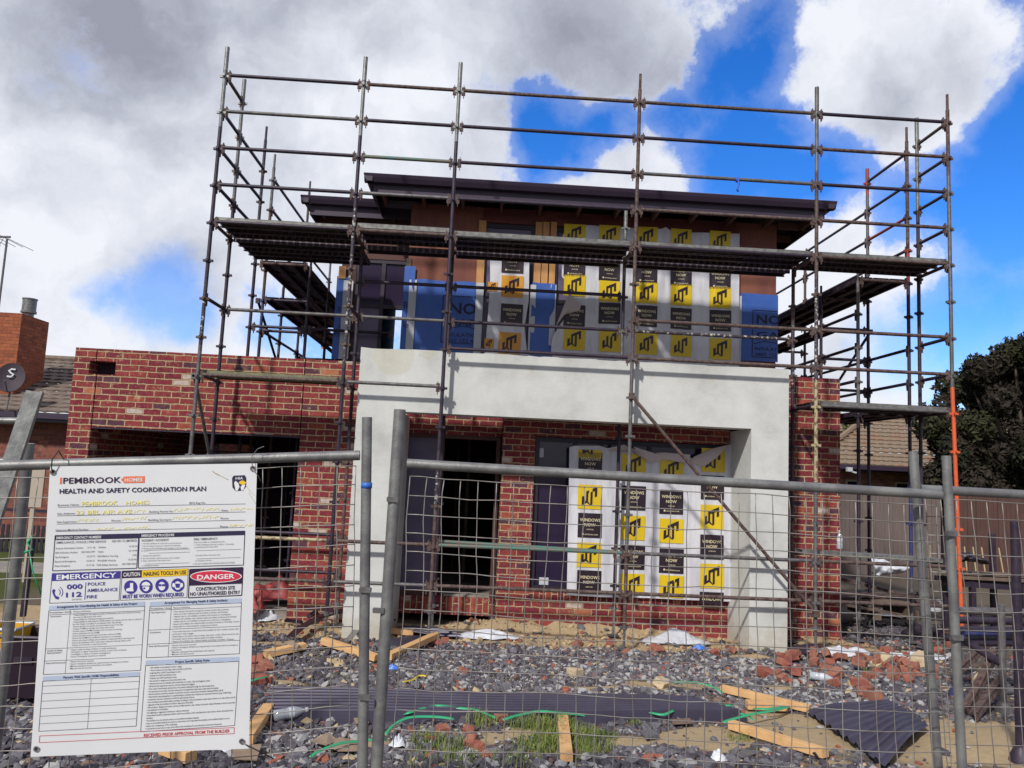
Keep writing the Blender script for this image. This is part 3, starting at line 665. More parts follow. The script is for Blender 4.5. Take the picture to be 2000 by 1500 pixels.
film('printed_film', 'torn white film with rows of yellow squares over the wide upstairs window', YU - .01, [(438, 1106), (470, 1098), (545, 1096), (575, 1112), (612, 1112), (640, 1090), (660, 1078), (690, 1075), (720, 1088)], [(440, 1442), (720, 1440)],
     [(1070, 470), (1098, 462), (1110, 440), (1180, 445), (1290, 450), (1298, 446), (1310, 455), (1443, 459)], [(1070, 700), (1200, 708), (1443, 720)], up2, seed=5, bulge=.04, group='printed films over the windows')
tf = MB(); pts = [(1112, 572), (1135, 596), (1132, 606), (1098, 617), (1086, 636), (1100, 600)]
q = [P(a, c_, YU - .14) for a, c_ in pts]; tf.add(q + [sum(q) / 6 + np.array([0, -.05, 0])], [(i, (i + 1) % 6, 6) for i in range(6)])
tag(tf.build('film_scrap', 'film_back', None, smooth=True), 'crumpled pinkish film flap hanging from the torn upstairs window film', 'plastic film')
up1 = [('k', 1001, 515, .33), ('o', 1000, 562, .33), ('k', 999, 617, .33, (.0, 1)), ('o', 995, 672, .33), ('o', 962, 562, .14), ('o', 955, 672, .14)]
film('printed_film', 'orange tinted film with printed squares in the narrow upstairs window', YU - .01, [(440, 957), (560, 957), (640, 951), (720, 944)], [(440, 1034), (590, 1032), (640, 1024), (720, 1032)],
     [(940, 500), (1040, 502)], [(940, 700), (1040, 706)], up1, seed=8, bulge=.05, group='printed films over the windows')

# ------------------------------------------------------------------ scaffold
TOP = 7.387; zk = lambda k: TOP - .5 * k
SCAF = thing('scaffold', (4.9, .4, .3), 'tubular steel scaffold with plank decks wrapped round the front and sides of the house', 'scaffold')
SM = ['galv', 'galv_dull', 'steel_dark', 'steel_blue', 'steel_rust', 'steel_tan', 'steel_flaky', 'steel_cream', 'steel_orange', 'steel_red', 'steel_green']
ix = {n: i for i, n in enumerate(SM)}
nlug = [0]
def standard(x, y, zt, segs, base=None, lean=(0, 0), label=None, fat=True):
    """segs: [(k_from, mat)], base: ground z (with screw jack) or bottom level"""
    zb = base if base is not None else float(hgt(x, y)) + .03
    mb = MB(); zj = zb + random.uniform(.28, .40)
    cuts = [zt] + [zk(k) for k, _ in segs[1:]] + [zj]
    for (k, m_), za, zc in zip(segs, cuts[:-1], cuts[1:]):
        if za - zc < .02: continue
        mb.tube((x, y, zc), (x, y, za), .0245, 12, ix[m_])
    for k in range(-1, 16):
        z = zk(k)
        if z > zt - .05 or z < zj + .1: continue
        m_ = [s for s in segs if s[0] <= k + .001][-1][1] if k >= segs[0][0] else segs[0][1]
        i = ix[m_ if m_ != 'steel_flaky' else 'steel_tan']
        mb.cbox((x, y, z), (.125, .03, .030), i).cbox((x, y, z + .001), (.030, .125, .029), i).tube((x, y, z - .028), (x, y, z + .028), .030, 10, i)
    if fat: mb.tube((x, y, zt - .20), (x, y, zt + .14), .0285, 12, ix[segs[0][1]])
    else: mb.tube((x, y, zt), (x, y, zt + .22), .0185, 10, ix[segs[0][1]])
    mb.tube((x, y, zb + .008), (x, y, zj + .05), .017, 8, ix['galv_dull']).tube((x, y, zj - .05), (x, y, zj + .0), .034, 8, ix['galv_dull'])
    mb.cbox((x, y, zj - .02), (.15, .02, .02), ix['galv_dull']).cbox((x, y, zb + .004), (.15, .15, .008), ix['galv_dull'])
    if lean[0]: mb.v = [(v_[0] + lean[0] * max(0.0, zk(7.2) - v_[2]), v_[1], v_[2]) for v_ in mb.v]
    o = mb.build('standard', SM, SCAF); smooth_tubes(o)
    if label: o['label'] = label
    return o
FX = [0, 1.83, 3.10, 5.54, 7.98, 9.81]
YI = .76
standard(0, 0, zk(0) + .27, [(-1, 'galv'), (1.4, 'steel_dark'), (5.5, 'steel_flaky'), (7.2, 'galv_dull')])
standard(1.83, 0, zk(0) + .26, [(-1, 'galv'), (1.4, 'steel_dark'), (3.4, 'steel_flaky'), (7.6, 'steel_dark')])
standard(3.10, 0, zk(0) + .27, [(-1, 'galv'), (1.4, 'steel_dark'), (9.6, 'steel_flaky'), (11, 'steel_rust')])
standard(5.54, 0, zk(0) + .20, [(-1, 'steel_rust'), (2.3, 'steel_tan'), (7, 'galv_dull'), (12, 'steel_rust')], fat=False)
standard(7.98, 0, zk(0) + .26, [(-1, 'galv_dull'), (1.6, 'steel_tan'), (4.5, 'steel_flaky'), (7.3, 'steel_cream'), (10, 'galv_dull')])
standard(9.81, 0, zk(0) + .20, [(-1, 'steel_rust'), (1.5, 'galv_dull'), (7.3, 'steel_orange')], fat=False, lean=(.024, 0), label='standard with its lower part painted bright orange')
# inner row
standard(0, YI, zk(0) + .22, [(-1, 'galv'), (1.4, 'galv_dull'), (3.0, 'steel_dark'), (12, 'steel_rust')])
standard(1.83, YI, zk(4) + .05, [(4, 'steel_dark'), (10, 'steel_rust')], fat=False)
standard(3.10, YI, zk(4) + .05, [(4, 'steel_dark')], fat=False)
standard(5.54, YI, zk(4) + .62, [(2, 'galv'), (4.5, 'steel_dark'), (6, 'galv_dull'), (7.4, 'steel_dark')])
standard(7.98, YI, zk(4) + .04, [(4, 'steel_rust'), (5.5, 'steel_flaky'), (7.5, 'steel_dark'), (11, 'steel_rust')], fat=False)
standard(9.82, YI, zk(0) + .30, [(-1, 'galv'), (2, 'steel_dark'), (12, 'galv_dull')])
# right-hand return
standard(9.82, 1.03, zk(0) + .20, [(-1, 'steel_rust'), (3, 'steel_red'), (4, 'steel_dark'), (9.7, 'steel_blue'), (12.5, 'galv_dull')], fat=False, label='dark standard painted blue low down')
standard(9.06, 1.03, zk(4), [(4, 'galv_dull'), (8, 'steel_dark'), (12, 'galv_dull')], fat=False)
standard(9.84, 2.25, zk(0) + .12, [(-1, 'steel_red'), (.4, 'galv_dull'), (4, 'steel_dark')], fat=True)
standard(9.06, 2.25, zk(4), [(4, 'steel_dark')], fat=False)
standard(9.84, 4.69, zk(2) + .1, [(1, 'steel_tan'), (4, 'galv_dull'), (7, 'steel_dark')])
standard(9.06, 4.69, zk(4), [(4, 'steel_dark'), (6, 'galv_dull')], fat=False)
standard(9.84, 7.13, zk(2) + .1, [(1, 'galv_dull'), (5, 'steel_tan')])
standard(9.06, 7.13, zk(4), [(4, 'steel_dark')], fat=False)
# left-hand return
for (x, y, zt, sg) in ((-.02, 2.03, zk(0) + .02, [(-1, 'steel_dark')]), (.04, 2.40, zk(1) + .22, [(0, 'galv_dull'), (2, 'steel_rust'), (5, 'steel_blue'), (6, 'steel_dark')]), (.84, 2.03, zk(4), [(4, 'steel_dark')]),
                       (.05, 4.84, zk(0) + .2, [(-1, 'steel_rust'), (5, 'steel_dark')]), (.80, 4.84, zk(4), [(4, 'steel_dark')]), (.05, 7.28, zk(0) - .2, [(0, 'galv_dull'), (5, 'steel_orange')]), (.8, 7.28, zk(4), [(4, 'steel_dark')])):
    standard(x, y, zt, sg, fat=False)
def ledger(p0, p1, m_='steel_dark', name='ledger', r=.0235):
    p0 = np.array(p0, float); p1 = np.array(p1, float); d = (p1 - p0) / np.linalg.norm(p1 - p0); up = np.array((0, 0, .022))
    mb = MB(); e = .062; i = ix[m_]
    mb.tube(p0 + d * e + up, p1 - d * e + up, r, 10, i)
    for p, s_ in ((p0, 1), (p1, -1)):
        c = p + d * s_ * .058
        mb.bar(c + (0, 0, -.05), c + (0, 0, .062), .022, .05, up=d, mi=ix['steel_rust' if m_ != 'galv' else 'galv_dull'])
        mb.bar(c + d * s_ * .004 + (0, 0, -.085), c + d * s_ * .004 + (0, 0, .085), .034, .010, up=d, mi=ix['steel_rust'])
    o = mb.build(name, SM, SCAF); smooth_tubes(o); return o
def front(bay, k, m_='steel_dark', y=0.0): ledger((FX[bay], y, zk(k)), (FX[bay + 1], y, zk(k)), m_)
for bay, ms_ in enumerate((('steel_dark', 'galv_dull', 'steel_dark', 'steel_dark'), ('steel_rust', 'steel_dark', 'steel_green', 'galv_dull'), ('steel_tan', 'steel_dark', 'steel_dark', 'steel_dark'), ('steel_tan', 'steel_dark', 'galv_dull', 'steel_tan'), ('steel_dark', 'steel_rust', 'steel_dark', 'steel_rust'))):
    for k, m_ in enumerate(ms_): front(bay, k, m_)
for bay, m_ in enumerate(('steel_dark', 'steel_rust', 'galv_dull', 'steel_dark', 'steel_tan')): front(bay, 4, m_)
for bay, k, m_, y in ((3, 6, 'steel_tan', 0), (4, 6, 'steel_rust', 0), (2, 7, 'steel_dark', 0), (3, 7, 'steel_tan', 0), (4, 7, 'steel_rust', 0), (1, 6, 'galv_dull', YI), (0, 6, 'galv_dull', YI), (2, 5, 'steel_dark', YI), (1, 5, 'steel_dark', YI),
                      (2, 6, 'steel_dark', YI), (3, 6, 'steel_flaky', YI), (0, 8, 'steel_tan', 0), (1, 8, 'galv_dull', 0), (4, 8, 'galv_dull', 0),
                      (0, 12, 'steel_cream', 0), (0, 13, 'steel_tan', 0), (1, 12, 'steel_tan', 0), (1, 13, 'galv_dull', 0), (2, 12, 'steel_green', 0), (2, 13, 'steel_tan', 0), (3, 12, 'galv_dull', 0), (3, 13, 'steel_rust', 0), (4, 12, 'steel_tan', 0), (4, 13, 'steel_tan', 0),
                      (0, 12, 'steel_dark', YI), (0, 13, 'steel_dark', YI), (4, 13, 'steel_rust', YI)): front(bay, k, m_, y)
ledger((3.10, .30 - .12, zk(12) + .03), (5.50, YI - .5, zk(12) - .02), 'steel_green')
# transoms across the decks and side rails along the returns
for x in FX:
    for k in (4,): ledger((x, 0, zk(k)), (x, YI, zk(k)), 'steel_rust', 'transom')
for x, ks in ((0, (0, 1, 2, 3, 6)), (9.815, (0, 1, 2, 3, 6, 7)), (7.98, (8,)), (9.815, (8, 12)), (1.83, (6, 8)), (0, (8,))):
    for k in ks: ledger((x, 0, zk(k)), (x, YI, zk(k)), 'steel_dark' if k else 'steel_rust', 'transom')
for (ya, yb, x, ks, m_) in ((YI, 2.03, 0, (1, 2, 3), 'steel_dark'), (2.40, 4.84, .045, (1, 2, 3, 6), 'steel_dark'), (4.84, 7.28, .05, (1, 2, 6), 'steel_dark'), (1.03, 2.25, 9.83, (0, 1, 2, 3, 6, 7), 'steel_dark'),
                        (2.25, 4.69, 9.84, (1, 2, 3, 6, 7), 'steel_dark'), (4.69, 7.13, 9.84, (2, 3, 6, 7), 'steel_dark'), (2.03, 4.84, .82, (6,), 'steel_dark')):
    for k in ks: ledger((x, ya, zk(k)), (x, yb, zk(k)), 'steel_red' if (k == 2 and x > 5 and ya < 2) else m_)
ledger((-.02, 2.03, zk(6)), (.84, 2.03, zk(6)), 'steel_dark'); ledger((.84, 2.03, zk(6)), (2.2, 2.03, zk(6)), 'steel_dark'); ledger((.04, 4.84, zk(7)), (.8, 4.84, zk(7)), 'steel_dark')
for y in (2.03, 4.84, 7.28): ledger((.02, y, zk(4)), (.82, y, zk(4)), 'steel_rust', 'transom')
for y in (1.03, 2.25, 4.69, 7.13): ledger((9.06, y, zk(4)), (9.84, y, zk(4)), 'steel_rust', 'transom'); ledger((9.06, y, zk(8)), (9.84, y, zk(8)), 'steel_rust', 'transom')
for k in (5, 6, 7):
    ledger((9.06, 1.03, zk(k)), (9.06, 2.25, zk(k)), 'steel_dark'); ledger((9.06, 2.25, zk(k)), (9.06, 4.69, zk(k)), 'steel_dark'); ledger((.82, 2.03, zk(k) - .02), (.80, 4.84, zk(k) - .02), 'steel_dark')
    ledger((9.06, 2.25, zk(k)), (9.84, 2.25, zk(k)), 'steel_dark', 'transom'); ledger((9.06, 4.69, zk(k)), (9.84, 4.69, zk(k)), 'steel_rust', 'transom'); ledger((.02, 2.40, zk(k)), (.80, 2.40, zk(k)), 'steel_dark', 'transom'); ledger((.04, 4.84, zk(k) - .1), (.8, 4.84, zk(k) - .1), 'steel_dark', 'transom')
for (x, y, zt) in ((.82, 3.6, zk(4)), (.03, 3.6, zk(4)), (9.06, 3.4, zk(4)), (9.84, 9.5, zk(4)), (8.3, 9.4, zk(3)), (.8, 9.6, zk(3))): standard(x, y, zt, [(3, 'steel_dark'), (6, 'steel_rust')], fat=False)
def brace(p0, p1, m_):
    mb = MB(); p0 = np.array(p0); p1 = np.array(p1); mb.tube(p0, p1, .022, 10, ix[m_])
    for p in (p0, p1): mb.cbox(p + (0, .01, 0), (.07, .05, .08), ix[m_])
    smooth_tubes(mb.build('brace', SM, SCAF))
brace((5.54, -.045, zk(8) + .02), (7.97, -.045, zk(13) - .13), 'steel_rust')
brace((-.04, .0, zk(8)), (-.02, YI, zk(10)), 'galv_dull'); brace((9.88, 2.25, zk(5)), (9.88, 4.69, zk(8)), 'steel_rust'); brace((-.04, 2.40, zk(5)), (-.04, 4.84, zk(7) - .4), 'steel_dark')
# planks
def plank(p0, p1, wd=.225, m_=('plank', 'plank'), th=.062):
    p0 = np.array(p0, float); p1 = np.array(p1, float); d = (p1 - p0) / np.linalg.norm(p1 - p0); a = np.cross(d, (0, 0, 1)); a /= np.linalg.norm(a)
    mb = MB()
    mb.bar(p0 + (0, 0, -.002), p1 + (0, 0, -.002), wd, .004, mi=0)
    for s_ in (-1, 1):
        o_ = a * s_ * (wd / 2 - .0025)
        mb.bar(p0 + o_ + (0, 0, -th / 2 - .003), p1 + o_ + (0, 0, -th / 2 - .003), .005, th, mi=1)
        o2 = a * s_ * (wd / 2 - .018); mb.bar(p0 + o2 + (0, 0, -th), p1 + o2 + (0, 0, -th), .026, .004, mi=0)
    L = np.linalg.norm(p1 - p0); n = max(2, int(L / .6))
    for i in range(n + 1):
        c = p0 + d * (.03 + (L - .06) * i / n); mb.bar(c - a * (wd / 2 - .006) + (0, 0, -.024), c + a * (wd / 2 - .006) + (0, 0, -.024), .03, .038, mi=0)
    o = mb.build('deck_plank', [M[x] for x in m_], SCAF); return o
for bay in range(5):
    for j in range(3):
        y = .135 + j * .245; z = zk(4) + .095 + random.uniform(-.004, .004) + (.035 if bay == 1 else 0)
        plank((FX[bay] + .03, y, z), (FX[bay + 1] - .03, y, z), m_=('plank', 'plank_edge' if j == 0 else 'plank'))
for bay in (1, 2, 3): plank((FX[bay] + .03, .915, zk(4) + .06), (FX[bay + 1] - .03, .915, zk(4) + .06))
for j in range(4): plank((.03, .915 + j * .245, zk(4) + .06 + .004 * j), (1.80, .915 + j * .245, zk(4) + .06 + .004 * j))
for j in range(3):
    plank((9.815 - .13 - j * .245, 1.08, zk(4) + .08), (9.815 - .13 - j * .245, 4.66, zk(4) + .08)); plank((9.815 - .13 - j * .245, 4.7, zk(4) + .08), (9.815 - .13 - j * .245, 7.1, zk(4) + .08))
    plank((.15 + j * .245, 2.08, zk(4) + .08), (.15 + j * .245, 4.82, zk(4) + .08)); plank((.15 + j * .245, 4.86, zk(4) + .08), (.15 + j * .245, 7.26, zk(4) + .08))
    plank((8.02, .135 + j * .245, zk(8) + .09), (9.78, .135 + j * .245, zk(8) + .09), m_=('plank', 'plank_edge' if j == 0 else 'plank')); plank((9.815 - .13 - j * .245, .82, zk(8) + .08), (9.815 - .13 - j * .245, 3.0, zk(8) + .08))
    if j < 2: plank((9.815 - .13 - j * .245, 4.7, zk(7) + .08), (9.815 - .13 - j * .245, 7.1, zk(7) + .08), m_=('plank', 'steel_red')); plank((.15 + j * .245, 4.86, zk(5) + .08), (.15 + j * .245, 7.26, zk(5) + .08))
for j in range(3): plank((.15 + j * .245, 2.45, zk(5) + .08), (.15 + j * .245, 4.82, zk(5) + .08)); plank((9.815 - .13 - j * .245, 2.3, zk(5) + .02), (9.815 - .13 - j * .245, 4.66, zk(5) + .02)) if j == 2 else None
for j in range(2): plank((.03, .20 + j * .245, zk(8) + .09), (1.80, .20 + j * .245, zk(8) + .09), m_=('plank_green', 'plank_green'))
p = P(1560, 1072, .3); q = P(1832, 1090, .3)
plank((p[0], .3, p[2]), (q[0], .3, q[2]), m_=('plank_edge', 'plank_edge'), th=.05)
# blue rag tied to a ledger
rg = MB(); c = P(1440, 352, -.03)
rg.path([c + (0, -.03, .03), c + (.0, -.035, 0), c + (.012, -.03, -.07), c + (-.006, -.03, -.12), c + (-.012, -.035, -.15), c + (.0, -.03, -.165), c + (.012, -.03, -.15)], .012, 6)
rg.tube(c + (0, 0, .0) - (.015, 0, 0), c + (.015, 0, 0), .032, 8)
tag(rg.build('blue_rag', mat('blue_plastic_tie', (.02, .10, .62), .5), None, smooth=True), 'blue plastic tie knotted round an upper scaffold rail', 'rag')
# ------------------------------------------------------------------ temporary fence
def PS(px, py, Y0, x0=0.0, s=0.0):               # point on the vertical plane y = Y0 + s (x - x0)
    d = ray(px, py); t_ = (Y0 + s * (CAM[0] - x0) - CAM[1]) / (d[1] - s * d[0]); return CAM + d * t_
def fence_panel(label, Y0, s, lp, rp, rail, seed, x0=3.0, bend=.006, clips=(), rad=(.0255, .0255)):
    """lp/rp: post pixel lines ((x,y),(x,y)); rail ((x,y),(x,y))"""
    pp = lambda a: PS(a[0], a[1], Y0, x0, s)
    L0, L1 = pp(lp[0]), pp(lp[1]); R0, R1 = pp(rp[0]), pp(rp[1]); A, B = pp(rail[0]), pp(rail[1])
    def down(p0, p1, z): return p0 + (p1 - p0) * ((z - p0[2]) / (p1[2] - p0[2]))
    gl = float(hgt(L1[0], L1[1])) + .03; gr = float(hgt(R1[0], R1[1])) + .03
    Lb, Rb = down(L0, L1, gl), down(R0, R1, gr)
    root = thing('temporary_fence_panel', ((A[0] + B[0]) / 2, (A[1] + B[1]) / 2, min(gl, gr)), label, 'fence panel', 'temporary site fence panels')
    for a, b_, pr_ in ((L0, Lb, rad[0]), (R0, Rb, rad[1])):
        smooth_tubes(MB().tube(b_, a, pr_, 14).build('post', 'galv_fence', root))
        MB().bar(b_ + np.array((0, -.25, .0)), b_ + np.array((0, .25, .0)), .2, .14, bev=.25).build('foot_block', 'concrete', root)
    e = (B - A) / np.linalg.norm(B - A)
    smooth_tubes(MB().tube(A + e * .02, B - e * .02, .0215, 14).build('top_rail', 'galv_fence', root))
    r = random.Random(seed); ph = r.uniform(0, 60)
    lu = (Lb - L0) / np.linalg.norm(Lb - L0); ru = (Rb - R0) / np.linalg.norm(Rb - R0)
    H = min(A[2] - gl, B[2] - gr) - .12; W = np.linalg.norm(B - A)
    MA = A + e * .04; MBB = B - e * .04
    def at(u, v):                                   # v metres below the rail
        p = MA + lu * v; q = MBB + ru * v; c = p + (q - p) * u
        x_, z_ = c[0] * 2.2 + ph, c[2] * 2.2
        du = bend * 2.2 * float(vnoise(x_, z_)) + bend * float(vnoise(x_ * 4, z_ * 4)); dv = bend * 2.2 * float(vnoise(x_ + 20, z_ + 7)) + bend * .8 * float(vnoise(x_ * 4 + 5, z_ * 4))
        return c + e * du + np.array((0, .03 * float(vnoise(x_ * .8, z_ * .8 + 3)), dv))
    mb = MB(); nu = int(W / .0765); nv = int(H / .082)
    for i in range(nu + 1):
        mb.path([at(i / nu, .045 + (H - .045) * k / 26) for k in range(27)], .0022, 5)
    for j in range(nv + 1):
        v = .045 + (H - .045) * j / nv
        mb.path([at(k / 44, v) + np.array((0, -.003, 0)) for k in range(45)], .0022, 5)
    mb.build('wire_mesh', 'wire', root, smooth=True)
    for (px, py) in clips:
        c = pp((px, py)); MB().cbox(c + (0, -.028, 0), (.045, .008, .022)).cbox(c + (.0, -.02, 0), (.05, .02, .014)).build('clip', 'galv_dull', root)
    return root
M['galv_fence'] = mat('weathered_galvanised_pipe', (.25, .255, .25), .5, .4, (.145, .14, .15), 9, .9, .12, 80)
M['wire'] = mat('fence_wire', (.22, .195, .185), .5, .4, (.38, .36, .34), 7, .8)
YF = -6.53
fence_panel('galvanised mesh fence panel behind the white safety sign', YF, .064, ((-420, 880), (-520, 1500)), ((717, 815), (708, 1500)), ((-418, 922), (712, 889)), 1, x0=3.13, bend=.011, clips=((714, 1358), (715, 1150)), rad=(.0215, .0215))
fp = fence_panel('wide galvanised mesh fence panel in front of the portico and gravel', -6.50, 0.0, ((781, 800), (735, 1500)), ((1848, 890), (1879, 1500)), ((786, 905), (1846, 967)), 2, bend=.011, clips=((768, 975), (1852, 1041), (1863, 1243), (741, 1190)), rad=(.0255, .0195))
fence_panel('galvanised mesh fence panel on the right with a leaning left post', -6.40, .05, ((1783, 881), (1832, 1500)), ((2880, 945), (2960, 1500)), ((1788, 955), (2870, 1012)), 3, x0=5.4, bend=.009, rad=(.0205, .0205))
tape = MB(); c = PS(716, 948, YF, 3.13, .064); tape.tube(c - (0, 0, .012), c + (0, 0, .012), .0235, 12)
tag(tape.build('blue_tape', mat('blue_tape', (.03, .14, .55), .5), None, smooth=True), 'band of blue tape round the left fence post', 'tape')

# ------------------------------------------------------------------ the safety sign
YS, SS, XS = -6.60, .064, 3.13
SG = thing('safety_sign', PS(285, 1460, YS, XS, SS), 'white health and safety site sign tied to the mesh fence', 'sign')
c00, c10, c11, c01 = [PS(a, b_, YS, XS, SS) for a, b_ in ((98, 911), (502, 905), (486, 1462), (60, 1478))]
eu = (c10 - c00) / np.linalg.norm(c10 - c00)
def wave(q):
    return .003 * float(vnoise(q[0] * 3.0 + 4, q[2] * 3)) + .001 * float(vnoise(q[0] * 9, q[2] * 7))
def sp3(q, off): return (q[0], q[1] + wave(q) - off, q[2])
def SP(px, py, off=0.0): return sp3(PS(px, py, YS, XS, SS), off)
def sheet(u, v):
    a = c01 + (c11 - c01) * u; b_ = c00 + (c10 - c00) * u; return sp3(a + (b_ - a) * v, 0)
mb = MB().grid(sheet, 60, 84); mb.build('sheet', mat('white_vinyl', (.70, .71, .74), .38, 0, (.63, .64, .68), 2.0, .6), SG, smooth=True)
INK = {'navy': (.022, .018, .06), 'blue': (.045, .035, .27), 'dark': (.030, .010, .045), 'orange': (.74, .18, .09), 'yellow': (.80, .52, .02), 'pale': (.80, .72, .26), 'red': (.60, .03, .07), 'grey': (.10, .10, .13), 'light': (.42, .49, .64), 'white': (.74, .75, .78), 'brick': (.55, .06, .07), 'tan': (.40, .33, .22)}
IM = {k: mat('sign_ink_' + k, v, .45) for k, v in INK.items()}
IK = list(INK)
class Part:
    def __init__(s, name): s.name = name; s.mb = MB(); s.o = .0013
    def poly(s, pts, ink, off=None):
        """convex polygon in pixels; split by ear fan"""
        off = s.o if off is None else off
        if len(pts) == 4:
            A, B, C_, D = [np.array(p, float) for p in pts]; n1 = max(1, int(max(np.linalg.norm(B - A), np.linalg.norm(C_ - D)) / 18)); n2 = max(1, int(max(np.linalg.norm(D - A), np.linalg.norm(C_ - B)) / 18))
            g_ = lambda i, j: (A + (B - A) * i / n1) * (1 - j / n2) + (D + (C_ - D) * i / n1) * j / n2
            s.mb.add([SP(*g_(i, j), off) for j in range(n2 + 1) for i in range(n1 + 1)], [(j * (n1 + 1) + i, j * (n1 + 1) + i + 1, (j + 1) * (n1 + 1) + i + 1, (j + 1) * (n1 + 1) + i) for j in range(n2) for i in range(n1)], IK.index(ink)); return s
        s.mb.add([SP(a, b_, off) for a, b_ in pts], [tuple(range(len(pts)))], IK.index(ink)); return s
    def line(s, a, b_, wpx, ink, off=None):
        a = np.array(a, float); b_ = np.array(b_, float); d = (b_ - a) / np.linalg.norm(b_ - a); n = np.array((-d[1], d[0])) * wpx / 2
        N = max(1, int(np.linalg.norm(b_ - a) / 40))
        for i in range(N):
            p = a + (b_ - a) * i / N; q = a + (b_ - a) * (i + 1) / N; s.poly([p - n, q - n, q + n, p + n], ink, off)
        return s
    def box(s, tl, tr, br, bl, wpx, ink):
        for a, b_ in ((tl, tr), (tr, br), (br, bl), (bl, tl)): s.line(a, b_, wpx, ink)
        return s
    def txt(s, st, p0, p1, cap, ink, bold=0.0, off=.0022):
        """baseline from pixel p0 to p1, cap height in pixels"""
        A = PS(*p0, YS, XS, SS); B = PS(*p1, YS, XS, SS); w_ = np.linalg.norm(B - A); ex = (B - A) / w_; n_ = np.array((SS, -1, 0)) / math.hypot(1, SS)
        ey = np.cross(n_, ex) * 1.0
        if ey[2] < 0: ey = -ey
        k = w_ / max(1e-6, math.hypot(p1[0] - p0[0], p1[1] - p0[1]))
        put_text(s.mb, st, A, ex, ey, (0, 0, 0), width=w_, cap=cap * k, bold=bold, mi=IK.index(ink), surf=lambda q: sp3(q, off)); return s
    def ell(s, c, rx, ry, ink, off=None, n=28):
        off = (s.o if off is None else off) 
        return s.poly([(c[0] + rx * math.cos(2 * math.pi * i / n), c[1] + ry * math.sin(2 * math.pi * i / n)) for i in range(n)], ink, off)
    def done(s): return s.mb.build(s.name, [IM[k] for k in IK], SG)
g = Part('company_logo')
g.poly([(117.4, 932.6), (121.6, 932.6), (121, 945.2), (116.8, 945.4)], 'orange').txt('PEMBROOK', (123.6, 944.4), (236.5, 942.6), 12.4, 'dark', .015)
g.poly([(243, 930.6), (283, 929.8), (282.4, 942.8), (242.6, 943.6), (236, 937)], 'orange').txt('HOMES', (244, 940.8), (278.6, 940.0), 7.4, 'white', .015).done()
Part('title_lettering').txt('HEALTH AND SAFETY COORDINATION PLAN', (116.5, 964), (402.4, 958.6), 9.6, 'navy', .022).done()
g = Part('industry_logo')
g.poly([(456, 929), (478, 928), (481, 933), (480.5, 950), (474, 958), (460, 959), (454, 952), (453.2, 934)], 'navy')
g.txt('HIA', (460.5, 936.6), (475, 936.2), 5.2, 'white', .015).poly([(457.5, 943), (460, 939), (466, 944), (468, 951), (464, 958.6), (460.5, 958.6)], 'white', .002).poly([(479.5, 947), (474, 946), (470, 951), (471.5, 958.2), (475, 957.6)], 'white', .002)
g.poly([(467, 941), (472, 938.4), (476, 938.6), (481.6, 943), (477, 947), (472, 946.4), (468, 944.6)], 'yellow', .0026).done()
g = Part('form_lettering')
for a, b_ in (((113, 990.5), (480, 984)), ((112, 1007.4), (479.7, 999.6)), ((111, 1023.5), (478.4, 1015.7)), ((108.7, 1037.8), (477.9, 1030))): g.line(a, b_, .7, 'grey')
for st, x0, y0, x1, y1 in (('Business Name:', 113, 988, 155, 987), ('BPG Reg No.', 370, 984, 402, 983.3), ('Site Address:', 112, 1005, 147, 1004), ('Building Permit No:', 292, 1001, 339, 1000), ('Date:', 433, 998.5, 446, 998.2), ('Site Supervisor:', 111, 1021, 151, 1020),
                           ('Phone:', 218, 1018.5, 237, 1018), ('Building Surveyor:', 290, 1017, 336, 1016), ('Phone:', 431, 1014, 447, 1013.6), ('Nearest Medical Facility:', 109, 1037, 173, 1035.5), ('Phone:', 430, 1030, 446, 1029.6)):
    g.txt(st, (x0, y0), (x1, y1), 3.7, 'grey', .008)
g.done()
g = Part('handwriting')
g.txt('PEMBROOK', (160, 988), (230, 986), 9, 'pale', .012).txt('HOMES', (246, 986), (292, 984.6), 8, 'pale', .012).txt('23 BEL AIR AVE', (149, 1005), (258, 1002.4), 8.5, 'pale', .012)
def scribble(x0, x1, y, h, sd):
    r = random.Random(sd); x = x0; p = (x, y)
    while x < x1:
        q = (x + r.uniform(.8, 2.6), y - r.uniform(0, h) - (x - x0) * .02); g.line(p, q, .9, 'pale', .0014); p = q; x = q[0] + r.uniform(-.3, .6)
for i, (x0, x1, y, h) in enumerate(((262, 290, 1002, 6), (341, 430, 999, 7), (450, 494, 998, 6), (153, 190, 1020, 7), (238, 288, 1017, 8), (338, 428, 1015, 7), (190, 235, 1036, 6), (242, 292, 1034, 6), (449, 494, 1029, 6))): scribble(x0, x1, y, h, i)
g.done()
g = Part('contact_table')
g.box((107.5, 1046), (271.6, 1042.4), (267.3, 1109.6), (102.6, 1114.8), 1.4, 'navy').poly([(107.5, 1046), (271.6, 1042.4), (270.6, 1051.2), (107.2, 1054.8)], 'navy', .0014)
g.txt('EMERGENCY CONTACT NUMBERS', (110.4, 1053), (198, 1051.0), 5.2, 'white', .015)
g.txt('AMBULANCE | POLICE | FIRE SERVICE', (109.6, 1061.6), (207, 1059.2), 4.4, 'grey', .006).txt('000 OR 112 (MOBILE)', (219, 1058.8), (268, 1057.2), 4.4, 'grey', .006)
rows = (('Poisons Information Centre', '13 11 26', 'Telstra', '13 22 03'), ('EPA Pollution Hotline', '(03) 9695 2777', 'Optus', '13 13 44'), ('Gas Emergency', '13 27 71', 'Dial Before You Dig', '1100'), ('Electrical Emergency', '13 24 12', 'WorkSafe Victoria', '13 23 60'), ('Water Emergency', '13 17 22', 'HIA Safety Services', '(03) 9280 8200'))
